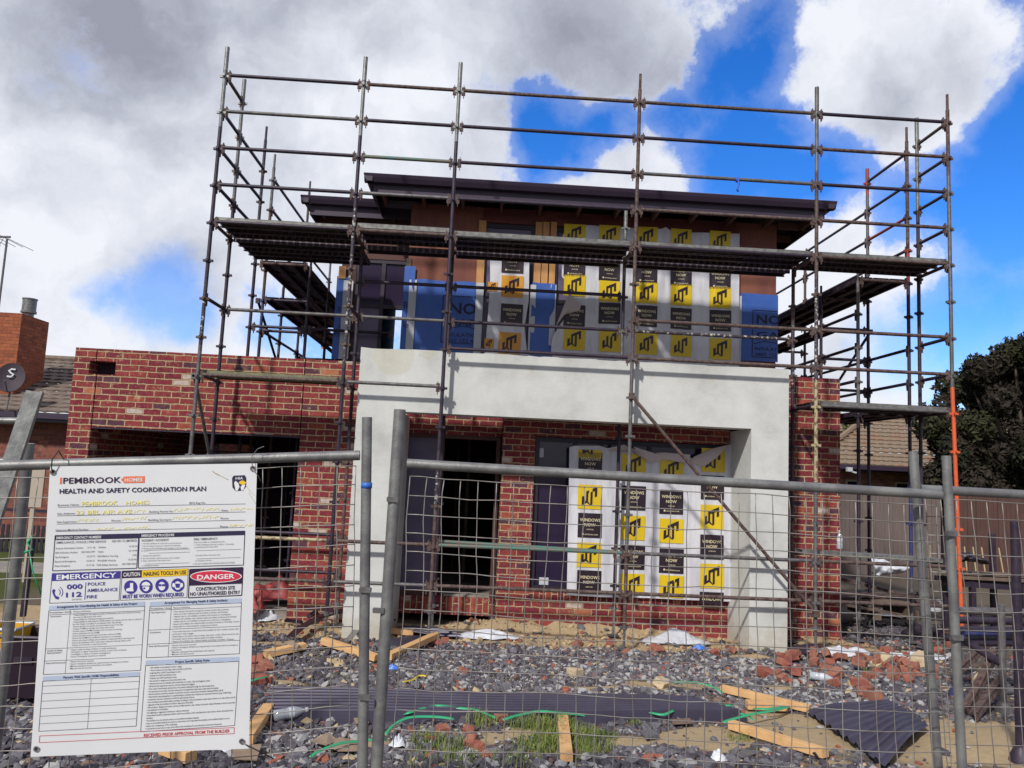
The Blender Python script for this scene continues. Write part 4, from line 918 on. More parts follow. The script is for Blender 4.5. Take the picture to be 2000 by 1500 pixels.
for i, (a, n1, b_, n2) in enumerate(rows):
    y = 1072.5 + i * 8.6; x = 109 - i * .7
    g.txt(a, (x, y), (x + len(a) * 2.05, y - len(a) * .06), 3.4, 'grey', .01).txt(n1, (184 - len(n1) * 1.9 + 2 - i * .5, y - 1.8), (186 - i * .5, y - 2.2), 3.2, 'grey', .01)
    g.txt(b_, (192 - i * .6, y - 2.2), (192 - i * .6 + len(b_) * 2.1, y - 2.8), 3.4, 'grey', .01).txt(n2, (268 - i * .5 - len(n2) * 1.95, y - 4.2), (268 - i * .5, y - 4.8), 3.2, 'grey', .01)
g.done()
g = Part('procedure_table')
g.box((272.4, 1042.3), (478.4, 1037), (475.6, 1103.4), (270.2, 1109.4), 1.4, 'navy').poly([(272.4, 1042.3), (478.4, 1037), (478, 1044.8), (272, 1050.4)], 'navy', .0014)
g.txt('EMERGENCY PROCEDURE', (277, 1048.6), (340.6, 1046.8), 5.2, 'white', .015).txt('INCIDENT / ACCIDENT', (277.2, 1057.4), (330, 1055.8), 4.2, 'grey', .012).txt('FIRE / EMERGENCY', (379, 1054.8), (425, 1053.4), 4.2, 'grey', .012)
for i, st in enumerate(('1  Provide assistance as required to injured persons', '2  Do not leave the person unless life threatening', '3  Notify any First Aid Personnel available at the workplace', '4  Contact')): g.txt(st, (277 - i * .2, 1062.6 + i * 4.9), (277 + len(st) * 1.5, 1061 + i * 4.8), 2.6, 'grey', .004)
for i, st in enumerate(('5  Contact the supervisor', '6  Do not interfere with the scene of the incident', '7  Wait until further instruction from')): g.txt(st, (275.6 - i * .2, 1086.6 + i * 4.9), (276 + len(st) * 1.5, 1085.2 + i * 4.8), 2.6, 'grey', .004)
g.txt('or emergency service', (277, 1105.6), (310, 1104.6), 2.6, 'grey', .004)
for i, st in enumerate(('If you are unable to extinguish the fire', '1  Contact Emergency Services on 000 or 112 (mobile)', '2  Assemble at the muster point')): g.txt(st, (379, 1060 + i * 4.9), (379 + len(st) * 1.5, 1058.6 + i * 4.8), 2.6, 'grey', .004)
g.txt('and await further instruction from', (382, 1085.6), (430, 1084.2), 2.6, 'grey', .004).txt('or emergency service', (381.4, 1096), (413, 1095), 2.6, 'grey', .004).txt('3  DO NOT GO BACK INTO THE SITE UNLESS AUTHORISED', (377, 1102.4), (459, 1099.6), 2.6, 'grey', .004)
for a, b_ in (((291, 1074.6), (371, 1072)), ((291, 1080.4), (371, 1078)), ((284, 1101.6), (370, 1099)), ((384, 1075.4), (471, 1072.6)), ((384, 1091.4), (470, 1088.6))): g.line(a, b_, .5, 'grey')
g.done()
g = Part('emergency_panel')
g.box((102, 1120), (236, 1115.4), (232.6, 1172.6), (97, 1178), 1, 'grey').poly([(102, 1120.4), (235.6, 1115.8), (235, 1129.6), (100.6, 1134.6)], 'blue').txt('EMERGENCY', (110.6, 1132), (227.6, 1127.4), 10, 'white', .02)
g.txt('000', (130.8, 1150.4), (161.4, 1149.2), 9.8, 'blue', .02).txt('112', (129.4, 1166.2), (160, 1164.6), 9.8, 'blue', .02).txt('(mobile)', (141, 1171.6), (159.6, 1170.8), 3.2, 'grey').line((168, 1137), (165.6, 1171), 1.2, 'blue')
g.txt('POLICE', (171.8, 1143.6), (206, 1142.4), 6.6, 'blue', .006).txt('AMBULANCE', (170.6, 1156), (230, 1153.8), 6.8, 'blue', .006).txt('FIRE', (169.6, 1168.6), (190, 1167.8), 6.6, 'blue', .006)
for a, b_, w_ in (((106, 1151), (104.4, 1157), 5.2), ((104.4, 1157), (108.6, 1166), 3.6), ((108.6, 1166), (115.4, 1168.4), 5.4)): g.line(a, b_, w_, 'blue')
for rr_ in (7, 12):
    pts = [(111 + rr_ * math.cos(q), 1156.5 + rr_ * math.sin(q)) for q in np.linspace(-1.0, .75, 7)]
    for a, b_ in zip(pts[:-1], pts[1:]): g.line(a, b_, 1.3, 'blue')
g.done()
g = Part('caution_panel')
g.box((238.6, 1115), (367.8, 1110.4), (365, 1166.6), (235.4, 1172.2), .9, 'grey').poly([(239, 1115.2), (277.6, 1113.8), (277, 1127.6), (238, 1129.2)], 'dark').poly([(277.8, 1113.8), (367.6, 1110.6), (367, 1123.8), (277.2, 1127.6)], 'yellow')
g.txt('CAUTION', (241.4, 1126), (274, 1124.6), 8.2, 'white', .015).txt('NAILING TOOLS IN USE', (281, 1124.4), (364, 1121.2), 8.0, 'dark', .02).txt('MUST BE WORN WHEN REQUIRED', (240, 1168.6), (359.2, 1163.8), 7.6, 'blue', .02)
for i, (cx, cy) in enumerate(((255.6, 1146.6), (285.6, 1145.2), (316.7, 1143.6), (347.5, 1142.6))):
    g.ell((cx, cy), 13, 13.2, 'blue', .0012)
    if i == 0: g.poly([(cx - 1, cy - 8), (cx + 5, cy - 8), (cx + 5, cy + 3), (cx - 1, cy + 4)], 'white', .002).poly([(cx - 9, cy + 8), (cx - 8, cy + 3), (cx - 1, cy + 1), (cx + 5, cy + 2), (cx + 6, cy + 8)], 'white', .0022)
    else:
        g.ell((cx, cy + 1), 6.6, 8.4, 'white', .002, 18)
        if i == 1: g.poly([(cx - 9, cy - 2), (cx - 6.5, cy - 7), (cx, cy - 9.6), (cx + 6.5, cy - 7), (cx + 9, cy - 2)], 'white', .0024).line((cx - 7, cy - 1), (cx + 7, cy - 1), 1.2, 'blue', .003).poly([(cx - 5, cy + 2), (cx - 1, cy + 2), (cx - 1, cy + 5), (cx - 5, cy + 5)], 'blue', .003)
        if i == 2: g.poly([(cx - 7, cy - 3), (cx + 7, cy - 3), (cx + 5.6, cy + 1), (cx - 5.6, cy + 1)], 'blue', .003).line((cx, cy - 3), (cx, cy + 1), .8, 'white', .0036)
        if i == 3: g.ell((cx - 8, cy), 2.6, 4.4, 'white', .0024, 12).ell((cx + 8, cy), 2.6, 4.4, 'white', .0024, 12).poly([(cx - 5, cy - 3), (cx + 5, cy - 3), (cx + 3.4, cy + 5), (cx - 3.4, cy + 5)], 'blue', .003)
g.done()
g = Part('danger_panel')
g.box((370.6, 1112), (474.8, 1108.2), (472.2, 1162.6), (368, 1167.4), 1.8, 'dark').poly([(370.6, 1112), (474.8, 1108.2), (473.4, 1139.6), (369.6, 1143.8)], 'dark', .0014).ell((422.2, 1125.6), 50.4, 12.2, 'white', .002, 36).ell((422.2, 1125.6), 48.6, 10.6, 'red', .0026, 36)
g.txt('DANGER', (385.6, 1132), (458.6, 1129.4), 9.6, 'white', .02, .0036).txt('CONSTRUCTION SITE', (382.6, 1153.6), (459, 1150.8), 7.2, 'dark', .016).txt('NO UNAUTHORISED ENTRY', (371.6, 1163.4), (469, 1159.8), 7.2, 'dark', .016).done()
def table(name, head, hb, tl, tr, br, bl, col, rows, cols):
    g = Part(name); g.poly(hb, 'light'); g.txt(head[0], head[1], head[2], 4.8, 'navy', .016); g.box(tl, tr, br, bl, .9, 'grey')
    L = lambda v: (tl[0] + (bl[0] - tl[0]) * v, tl[1] + (bl[1] - tl[1]) * v); Rr = lambda v: (tr[0] + (br[0] - tr[0]) * v, tr[1] + (br[1] - tr[1]) * v)
    at = lambda u, v: (L(v)[0] + (Rr(v)[0] - L(v)[0]) * u, L(v)[1] + (Rr(v)[1] - L(v)[1]) * u)
    for v in rows: g.line(L(v), Rr(v), .6, 'grey')
    if col: g.line(at(col, 0), at(col, 1), .6, 'grey')
    for (u, v, st, sc_) in cols:
        w_ = len(st) * sc_ / 180; g.txt(st, at(u, v), at(min(.985, u + w_), v), 2.9, 'grey', .004 + (.012 if u < .1 else 0))
    return g
C = [(.015, .045, 'Possibilities / Roles', 1.9), (.02, .105, 'Contractors', 1.9), (.26, .045, 'Responsibilities', 2)]
for i, st in enumerate(('• Responsibility for the health and safety of themselves, their own workers and those', '   who may be affected by their work', '• Responsibility for following emergency procedures', '• Responsibility for following the OH&S policies, procedures and site rules as outlined in', '   the site Health and Safety Coordination Plan. Specifically:', '   - Ensure workers are aware of and provided access to the plan', '   - Prepare SWMS for all high risk construction work', '   - Provide copies of SWMS to builder prior to work commencing', '   - Induct employees into the SWMS', '   - Ensure that work is performed in accordance with the SWMS', '   - Ensure that SWMS are modified if controls are not adequate', '   - Ensure site safety briefings are provided to employees before starting work', '   - Ensure all employees have construction induction training (white card)', '   - Supply and maintain a site first aid kit')):
    C.append((.26, .098 + i * .0362, st, 1.48))
C += [(.02, .64, 'Health & Safety', 1.9), (.02, .675, 'Representative', 1.9), (.02, .835, 'First Aid Personnel', 1.9)]
for i, st in enumerate(('• Report unsafe working conditions or unsafe working acts', '• Participate in regular inspections of whole or part of the workplace', '• Investigate or assist in incident investigations', '• Assist in emergency situations as required')): C.append((.26, .64 + i * .036, st, 1.5))
for i, st in enumerate(('• Render first aid as required', '• Assist in emergency situations as required and per emergency procedures', '• Maintain adequate first aid facilities and supplies', '• Maintain first aid records')): C.append((.26, .825 + i * .036, st, 1.5))
table('responsibility_table', ('Arrangements for Coordinating the Health & Safety of the Project', (111.6, 1187.6), (268.6, 1180.6)), [(96.4, 1183), (283.6, 1174.6), (283, 1183.6), (96, 1192)], (96, 1192), (283, 1183.6), (274.6, 1309), (85, 1317), .225, (.07, .60, .79), C).done()
C = [(.015, .055, 'Possibilities / Roles', 1.9), (.02, .13, 'Site Supervisor', 1.9), (.26, .055, 'Responsibilities', 2), (.02, .52, 'Contractors', 1.9), (.02, .79, 'First Aid Personnel', 1.9)]
for i, st in enumerate(('• Post relevant site specific emergency contact numbers & procedures', '• Record all site related health and safety incidents and illnesses', '• Attend site for all notifiable incidents and conduct an investigation', '• Report all notifiable site related health and safety incidents and illnesses', '• Attend site for all notifiable incidents and conduct an investigation', '• Report all notifiable site related health and safety incidents to WorkSafe Victoria', '• Responsible for implementing the emergency procedures')): C.append((.26, .13 + i * .049, st, 1.6))
for i, st in enumerate(('• Ensure that they have a suitable first aid kit available for their workers and any other', '   contractors they engage', '• Depending on the nature of the incident, stop work, cordon off and secure the site', '• Promptly report all site related health and safety incidents', '• Report all notifiable site related health and safety incidents / illnesses')): C.append((.26, .52 + i * .049, st, 1.6))
for i, st in enumerate(('• Render first aid as required', '• Assist in emergency situations as required and in accordance with the emergency', '   procedures', '• Maintain adequate first aid facilities and supplies', '• Maintain first aid records')): C.append((.26, .79 + i * .044, st, 1.6))
table('incident_table', ('Arrangement For Managing Health & Safety Incidents', (321.6, 1179.4), (444.6, 1174)), [(293.4, 1175.6), (472, 1168.2), (471.6, 1177), (293, 1184.4)], (293, 1184.4), (471.6, 1177), (467.4, 1276.6), (285.8, 1284.4), .235, (.075, .46, .735), C).done()
rules = ('All rubbish to be placed in bins / cages', 'Work areas are to be kept clean and tidy at all times', 'Lighting fires is NOT permitted on site', 'Animals are NOT permitted on site', 'Children are NOT permitted on site', 'No alcohol or drugs are to be consumed on site', 'All persons are to maintain site amenities in a clean, tidy and hygienic state', 'All electrical equipment must be current tested and tagged', 'If an area is barricaded, all persons must avoid walking through the barricaded area', 'No persons are to enter the site unless prior arrangements have been made with the builder', 'All Contractors and their workers must have current construction induction training (White Card)', 'All persons operating plant or performing an activity that requires an operators licence (e.g. scaffolding,', 'excavator etc) are required to hold the appropriate licence', 'No smoking is permitted whilst working. Smoking is only permitted in areas where there is no risk of fire and all', 'cigarette butts and rubbish should be disposed of sensibly', 'All accidents, dangerous events, serious bodily injuries, near misses and work related illnesses must be reported', 'immediately to the Builder', 'No fighting or aggressive behaviour will be tolerated', 'Personal protective equipment will be used in accordance with manufacturers instructions, where directed by the', 'Builder', 'The Builder is to be advised of any un-controlled workplace hazards', 'Any un-controlled hazards of a serious nature are to be reported immediately and rectified if safe to do so', 'within the competency of the individual', 'Contractors must retain a copy of the SDS at the workplace for any hazardous chemicals being used')
C = [(.045, .045 + i * .0402, '• ' + st, 1.48) for i, st in enumerate(rules)]
table('rules_table', ('Project Specific Safety Rules', (342.6, 1294.6), (410, 1291.2)), [(285, 1289.6), (467.2, 1282.4), (466.8, 1291.4), (284.4, 1299.6)], (284.4, 1299.6), (466.8, 1291.4), (458.4, 1416.6), (274.6, 1429), 0, (), C).done()
table('persons_table', ('Persons With Specific OH&S Responsibilities', (124.6, 1325), (233, 1319.6)), [(84.6, 1321), (273.6, 1312), (273, 1320.6), (84, 1330)], (84, 1330), (273, 1320.6), (266, 1418), (76, 1428), .5, (.1, .25, .4, .55, .7, .85), ()).done()
g = Part('approval_notice'); g.box((78, 1437), (458, 1420.6), (457.4, 1432.4), (77, 1450), 1, 'brick').txt('RECEIVED PRIOR APPROVAL FROM THE BUILDER', (281, 1439), (449, 1429.6), 6.4, 'brick', .012).done()
g = Part('dirt_streak')
for a, b_, w_ in (((414, 920), (420, 924), 1.4), ((420, 924), (428, 928), 2.0), ((428, 928), (446, 937), 1.0), ((481, 950), (496, 968), .7), ((486, 962), (499, 984), .6)): g.line(a, b_, w_, 'tan')
g.done()
for (px, py) in ((104, 922), (494, 915), (473, 1447), (72, 1462)):
    c = np.array(SP(px, py, .003)); m_ = MB()
    ring = [(math.cos(a) * .011, math.sin(a) * .011) for a in np.linspace(0, 2 * math.pi, 13)[:-1]]; inn = [(x * .5, z * .5) for x, z in ring]
    m_.add([c + (x, -.002, z) for x, z in ring] + [c + (x, -.002, z) for x, z in inn], [(i, (i + 1) % 12, 12 + (i + 1) % 12, 12 + i) for i in range(12)], 0).add([c + (x, -.001, z) for x, z in inn], [tuple(range(12))], 1)
    m_.build('eyelet', ['galv_dull', 'film_black'], SG)
tie = lambda pts, r=.0025, mt='film_black': MB().path([np.array(p) for p in pts], r, 5).build('cable_tie', mt, SG)
c = np.array(SP(104, 922, .006)); tie([c, c + (0, -.012, .02), c + (.004, -.02, .05), c + (.004, .02, .085), c + (.003, .07, .05), c + (0, .06, .02)])
c = np.array(SP(494, 915, .006)); tie([c, c + (0, -.012, .02), c + (-.004, -.01, .05), c + (.004, .03, .08), c + (.03, .03, .092)], .0016, 'galv_dull'); tie([c, c + (.01, -.006, -.012), c + (.02, .02, -.03), c + (.018, .06, -.05)], .0016, 'wire')
c = np.array(SP(473, 1447, .006)); tie([c, c + (.02, -.006, -.01), c + (.06, .0, -.03), c + (.12, .04, -.075)], .0025)
# ------------------------------------------------------------------ gravel, chips and grass
def project(pts):
    c = (np.asarray(pts) - CAM) @ RR.T
    return 1000 + FPX * c[:, 0] / c[:, 2], 750 - FPX * c[:, 1] / c[:, 2], c[:, 2]
def ico():
    t_ = (1 + 5 ** .5) / 2
    v = np.array([(-1, t_, 0), (1, t_, 0), (-1, -t_, 0), (1, -t_, 0), (0, -1, t_), (0, 1, t_), (0, -1, -t_), (0, 1, -t_), (t_, 0, -1), (t_, 0, 1), (-t_, 0, -1), (-t_, 0, 1)]) / 1.902
    f = np.array([(0, 11, 5), (0, 5, 1), (0, 1, 7), (0, 7, 10), (0, 10, 11), (1, 5, 9), (5, 11, 4), (11, 10, 2), (10, 7, 6), (7, 1, 8), (3, 9, 4), (3, 4, 2), (3, 2, 6), (3, 6, 8), (3, 8, 9), (4, 9, 5), (2, 4, 11), (6, 2, 10), (8, 6, 7), (9, 8, 1)])
    return v, f
def rocks(name, x, y, r, mats, mi, flat=.68, jit=.42, sink=.25):
    n = len(x); v, f = ico()
    V = np.repeat(v[None], n, 0) * (1 + jit * (rng.random((n, 12, 1)) * 2 - 1)) + jit * .5 * (rng.random((n, 12, 3)) - .5)
    V *= np.stack([rng.uniform(.75, 1.35, n), rng.uniform(.7, 1.2, n), rng.uniform(flat * .7, flat * 1.3, n)], 1)[:, None]
    a = rng.uniform(0, 6.28, n); ca, sa = np.cos(a), np.sin(a)
    X = V[:, :, 0] * ca[:, None] - V[:, :, 1] * sa[:, None]; Y = V[:, :, 0] * sa[:, None] + V[:, :, 1] * ca[:, None]
    tl = rng.normal(0, .3, n)[:, None]; Z = V[:, :, 2] + X * tl
    W = np.stack([X, Y, Z], 2) * r[:, None, None]
    W[:, :, 0] += x[:, None]; W[:, :, 1] += y[:, None]; W[:, :, 2] += (hgt(x, y) + r * flat * (1 - 2 * sink) * .6)[:, None]
    F = (f[None] + 12 * np.arange(n)[:, None, None]).reshape(-1, 3)
    me = bpy.data.meshes.new(name); me.vertices.add(n * 12); me.vertices.foreach_set('co', W.reshape(-1).astype(np.float32))
    me.loops.add(len(F) * 3); me.loops.foreach_set('vertex_index', F.reshape(-1).astype(np.int32))
    me.polygons.add(len(F)); me.polygons.foreach_set('loop_start', np.arange(0, len(F) * 3, 3, dtype=np.int32)); me.polygons.foreach_set('loop_total', np.full(len(F), 3, np.int32))
    me.shade_flat()
    for q in mats: me.materials.append(M[q])
    me.polygons.foreach_set('material_index', np.repeat(mi, 20).astype(np.int32)); me.update(calc_edges=True); me.validate()
    o = bpy.data.objects.new(name, me); COL.objects.link(o); return o
M['basalt'] = mat('blue_grey_basalt', (.105, .098, .118), .85, 0, (.165, .158, .178), 30, .8, .25, 90)
M['basalt_dark'] = mat('dark_basalt', (.050, .042, .058), .85, 0, (.09, .078, .095), 30, .8, .25, 90)
M['basalt_pale'] = mat('pale_sunlit_basalt', (.30, .295, .31), .9, 0, (.40, .39, .39), 30, .8, .25, 90)  # pale stones, also used to paint sunlight onto the gravel
M['chip_brown'] = mat('brown_stone', (.15, .085, .065), .9, 0, (.22, .15, .11), 30, .8, .2, 90)
M['chip_red'] = mat('brick_crumb', (.26, .07, .045), .9, 0, (.34, .13, .08), 30, .8, .2, 90)
M['chip_sand'] = mat('sandstone_crumb', (.48, .37, .22), .9, 0, (.38, .29, .18), 30, .8, .2, 90)
N = 330000
x = rng.uniform(-1.2, 12.5, N); y = rng.uniform(-6.8, 2.6, N)
pxs, pys, dd = project(np.stack([x, y, hgt(x, y)], 1))
dens = np.where(y < -3, 1.0, .8)
sd = sandy(x, y)
keep = (pxs > -260) & (pxs < 2260) & (pys < 1640) & (rng.random(N) < dens) & (rng.random(N) < np.where(sd > .5, .025, np.where(sd > .3, .35, 1.0)))
keep &= ~((y > .95) & (x < 8.85)) & ~((y > .9) & (x > 11.5)) & ~((y > .2) & (x > 1.95) & (x < 2.6)) & ~((y > .2) & (x > 7.15) & (x < 7.7))
keep &= (rng.random(N) < np.where((x > 9) & (y > -1), .45, 1)) & (rng.random(N) < np.where(pxs > 1830, .5, 1))
idx = np.where(keep)[0][:82000]
x, y = x[idx], y[idx]; n = len(x)
r = np.exp(rng.normal(math.log(.0145), .50, n)).clip(.006, .055)
px_, py_ = pxs[idx], pys[idx]; pale = .30 + .5 * vnoise(x * .9 + 3, y * .9) + .55 * np.exp(-((px_ - 1280) / 330) ** 2 - ((py_ - 1315) / 45) ** 2) + .6 * np.exp(-((px_ - 1610) / 130) ** 2 - ((py_ - 1375) / 30) ** 2)  # random pale stones, plus sunlit patches painted in by colour
u = rng.random(n)
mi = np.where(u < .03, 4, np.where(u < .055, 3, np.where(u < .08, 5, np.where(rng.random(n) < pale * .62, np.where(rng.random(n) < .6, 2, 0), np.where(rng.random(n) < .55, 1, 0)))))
gv = rocks('gravel', x, y, r, ['basalt', 'basalt_dark', 'basalt_pale', 'chip_brown', 'chip_red', 'chip_sand'], mi)
struct(gv, 'stuff')
# sand and rubble crumbs along the foot of the walls
x = np.concatenate([rng.uniform(-.5, 2, 600), rng.uniform(2.6, 7.2, 1100), rng.uniform(7.7, 9.6, 400)]); y = np.concatenate([rng.uniform(.1, 1.0, 600), rng.uniform(-.1, 1.0, 1100), rng.uniform(-.2, 1.0, 400)])
cr = rocks('sand_crumbs', x, y, np.exp(rng.normal(math.log(.013), .6, len(x))).clip(.005, .06), ['chip_sand', 'chip_red', 'basalt'], rng.choice([0, 0, 0, 0, 1, 2], len(x)))
struct(cr, 'stuff')
# weeds / grass tufts
M['weed'] = mat('weedy_grass', (.105, .16, .028), .7, 0, (.20, .23, .065), 5, .8)
gb = MB(); gr = np.random.default_rng(4)
def tuft(px, py, rad, n, h):
    c = G(px, py)
    for _ in range(n):
        a = gr.uniform(0, 6.28); q = rad * gr.random() ** .6; x_, y_ = c[0] + q * math.cos(a), c[1] + q * math.sin(a); z_ = float(hgt(x_, y_))
        b_ = gr.uniform(0, 6.28); L = h * gr.uniform(.5, 1.2); wd = gr.uniform(.0022, .0042); ln = gr.uniform(.2, .8)
        dx, dy_ = math.cos(b_), math.sin(b_); sx, sy = -dy_ * wd, dx * wd
        p1 = (x_ + dx * L * .25 * ln, y_ + dy_ * L * .25 * ln, z_ + L * .6); p2 = (x_ + dx * L * .8 * ln, y_ + dy_ * L * .8 * ln, z_ + L * (1 - .35 * ln))
        gb.add([(x_ - sx, y_ - sy, z_), (x_ + sx, y_ + sy, z_), (p1[0] + sx * .8, p1[1] + sy * .8, p1[2]), (p1[0] - sx * .8, p1[1] - sy * .8, p1[2]), p2], [(0, 1, 2, 3), (3, 2, 4)])
for a in ((1066, 1425, .16, 300, .12), (1085, 1452, .2, 260, .10), (1130, 1440, .18, 300, .11), (1160, 1462, .16, 200, .09), (1115, 1478, .15, 160, .08), (1180, 1440, .12, 90, .08), (1050, 1470, .12, 90, .08), (1050, 1462, .2, 260, .09), (850, 1462, .22, 200, .11), (860, 1490, .25, 160, .09), (940, 1415, .14, 130, .12), (1010, 1420, .12, 110, .10), (1240, 1418, .07, 70, .07), (1108, 1418, .1, 110, .1), (900, 1480, .2, 120, .08), (1010, 1490, .2, 120, .08),
          (1700, 1318, .10, 60, .09), (1222, 1268, .1, 60, .06), (1490, 1272, .1, 60, .08), (1440, 1445, .1, 50, .06), (1460, 1475, .12, 50, .05), (660, 1325, .12, 60, .05)): tuft(*a)
struct(gb.build('grass_tufts', 'weed'), 'stuff')

# ------------------------------------------------------------------ timber, sheets and rubbish on the ground
def timber(p0, p1, label, wd=.09, ht=.065, lift=(0, 0), m_='pine2'):
    a = G(*p0); b_ = G(*p1); a[2] += ht / 2 + .022 + lift[0]; b_[2] += ht / 2 + .022 + lift[1]
    mb = MB().bar(a, b_, wd, ht, bev=.06); o = mb.build('timber_offcut', m_); tag(o, label, 'timber', 'pine offcuts on the gravel'); return o
timber((516, 1288), (594, 1271), 'short pine offcut lying by the sign under a scrap of cardboard', .10)
timber((630, 1265), (735, 1295), 'pine stud crossing the pale metal strip beside the fence posts')
timber((757, 1293), (852, 1258), 'pine stud sloping up over a dark sheet right of the fence posts', lift=(0, .06))
timber((760, 1240), (806, 1244), 'small pine block lying against the black ribbed offcut')
timber((1410, 1355), (1582, 1396), 'long pine stud resting past the end of the long dark sheets', .07, .06)
timber((1458, 1388), (1536, 1392), 'short pine block between green straps at the sheet end')
timber((1428, 1428), (1612, 1486), 'long pine stud lying on bare sand at the lower right', .08, .06)
timber((1098, 1407), (1106, 1494), 'pine stud pointing at the camera in the grass patch', .085, .05)
timber((523, 1396), (480, 1462), 'pine stud sticking out behind the right edge of the sign', .085)
timber((280, 1462), (372, 1496), 'pine offcut poking out below the sign', .085)
# long stack of dark roofing sheets
c_ = [Zp(a, b_, .464) for a, b_ in ((515, 1394), (1450, 1389), (1350, 1361), (528, 1341))]
SH = thing('roof_sheet_stack', c_[0] * [1, 1, 0] + (0, 0, .36), 'long stack of dark ribbed roofing sheets lying across the gravel', 'metal sheets')
M['sheet'] = mat('dark_plum_sheet_metal', (.070, .062, .100), .42, .25, (.048, .042, .068), 3, .7)
for s_ in range(3):
    mb = MB(); NV = 96
    def fn(u, v, s_=s_):
        a = c_[0] + (c_[1] - c_[0]) * u; b_ = c_[3] + (c_[2] - c_[3]) * u; q = a + (b_ - a) * v + np.array((.02 * s_, -.012 * s_, -.026 * s_))
        k = v * 8 % 1; q[2] += (-.035 if k < .16 else .012 if .55 < k < .7 else 0) + .006 * math.sin(u * 9)
        return q
    mb.grid(fn, 24, NV); mb.build('roof_sheet', 'sheet', SH)
for u in (.04, .35, .7, .93):
    a = c_[0] + (c_[1] - c_[0]) * u; b_ = c_[3] + (c_[2] - c_[3]) * u
    MB().bar((a[0], a[1] + .02, a[2] - .095), (b_[0], b_[1], b_[2] - .095), .07, .06).build('bearer', 'old_timber', SH)
def corrugated(name, quad, label, cat, n, amp, lift, m_='sheet', group=None, sag=.0):
    c = [np.array(G(*q)) for q in quad]
    for q, l in zip(c, lift): q[2] += l
    def fn(u, v):
        a = c[0] + (c[1] - c[0]) * u; b_ = c[3] + (c[2] - c[3]) * u; q = a + (b_ - a) * v
        k = v * n % 1; q[2] += amp * (1 if .12 < k < .38 else (k / .12 if k <= .12 else max(0, 1 - (k - .38) / .12))) + sag * math.sin(u * 3.1) + .01 * math.sin(u * 7 + v * 4)
        return q
    o = MB().grid(fn, 14, n * 12).build(name, m_); tag(o, label, cat, group); return o
corrugated('corrugated_sheet', ((1574, 1398), (1735, 1384), (1815, 1432), (1728, 1510)), 'dark corrugated metal sheet lying on the sand at the lower right', 'metal sheet', 9, .022, (.03, .06, .07, .05), sag=.03)
corrugated('ribbed_offcut', ((768, 1240), (902, 1252), (868, 1236), (790, 1228)), 'black ribbed metal offcut with shiny stripes at the portico step', 'metal sheet', 3, .02, (.05, .05, .05, .05))
corrugated('corrugated_offcut', ((1540, 1284), (1620, 1282), (1600, 1266), (1545, 1268)), 'black corrugated offcut under white plastic beside the right portico leg', 'metal sheet', 6, .02, (.03, .03, .05, .05), m_='steel_dark')
def flat(name, pts, label, cat, m_, lift=.05, th=.006, group=None, curl=0.0):
    c = [np.array(G(*q)) + (0, 0, lift + (curl if i % 2 else 0)) for i, q in enumerate(pts)]; n = len(c)
    mb = MB().add(c + [q - (0, 0, th) for q in c], [tuple(range(n)), tuple(range(2 * n - 1, n - 1, -1))] + [(i, n + i, n + (i + 1) % n, (i + 1) % n) for i in range(n)])
    return tag(mb.build(name, m_), label, cat, group)
M['card'] = mat('brown_cardboard', (.26, .185, .13), .85, 0, (.32, .24, .17), 8, .7)
M['slate'] = mat('grey_tile', (.11, .10, .11), .8, 0, (.16, .15, .15), 8, .7)
flat('dark_sheet', ((735, 1262), (760, 1292), (845, 1252), (800, 1248)), 'flat dark metal sheet under the sloping pine stud', 'metal sheet', 'sheet', .05)
flat('cardboard', ((608, 1462), (640, 1450), (660, 1460), (636, 1476)), 'torn cardboard piece left of the other near the green strap', 'cardboard', 'card', .05, curl=.02)
flat('cardboard', ((640, 1470), (662, 1456), (712, 1468), (700, 1484), (660, 1480)), 'larger torn cardboard piece touching the bottom green strap', 'cardboard', 'card', .045, curl=.015)
flat('cardboard', ((688, 1410), (714, 1408), (720, 1424), (694, 1426)), 'square cardboard scrap just below the long dark sheets', 'cardboard', 'card', .05)
flat('cardboard', ((553, 1272), (570, 1268), (583, 1278), (578, 1286)), 'cardboard scrap resting on the short pine offcut', 'cardboard', 'card', .10)
flat('cardboard', ((452, 1474), (510, 1468), (500, 1500), (456, 1498)), 'brown cardboard piece beside the lower right corner of the sign', 'cardboard', 'card', .05)
flat('broken_tile', ((1422, 1474), (1440, 1470), (1490, 1476), (1450, 1488)), 'flat grey broken tile lying on the sand', 'tile', 'slate', .03)
flat('broken_tile', ((1310, 1414), (1348, 1412), (1352, 1422), (1314, 1424)), 'small brown tile piece under the wavy green strap', 'tile', 'chip_brown', .04)
flat('broken_tile', ((1250, 1436), (1275, 1434), (1288, 1446), (1262, 1450)), 'bluish grey stone slab among the gravel at the bottom', 'tile', 'basalt', .04, .02)
flat('metal_strip', ((670, 1268), (684, 1266), (708, 1232), (694, 1232)), 'pale grey metal strip slanting down from the portico leg', 'metal strip', 'galv', .06)
flat('board_scrap', ((1425, 1270), (1442, 1266), (1462, 1246), (1446, 1246)), 'small plywood scrap leaning at the right portico leg', 'board', 'card', .07)
def rail_obj(name, p0, p1, wd, ht, label, cat, m_, lift=.06, group=None):
    a = G(*p0); b_ = G(*p1); a[2] += lift; b_[2] += lift
    return tag(MB().bar(a, b_, wd, ht).bar(a + (0, 0, ht * .6), b_ + (0, 0, ht * .6), wd * .3, ht * .5).build(name, m_), label, cat, group)
rail_obj('steel_channel', (508, 1206), (626, 1197), .08, .05, 'long grey steel channel lying before the garage pier', 'steel channel', 'galv_dull', .12)
rail_obj('steel_channel', (602, 1222), (630, 1203), .06, .04, 'short dark steel offcut leaning by the garage pier', 'steel channel', 'steel_dark', .12)
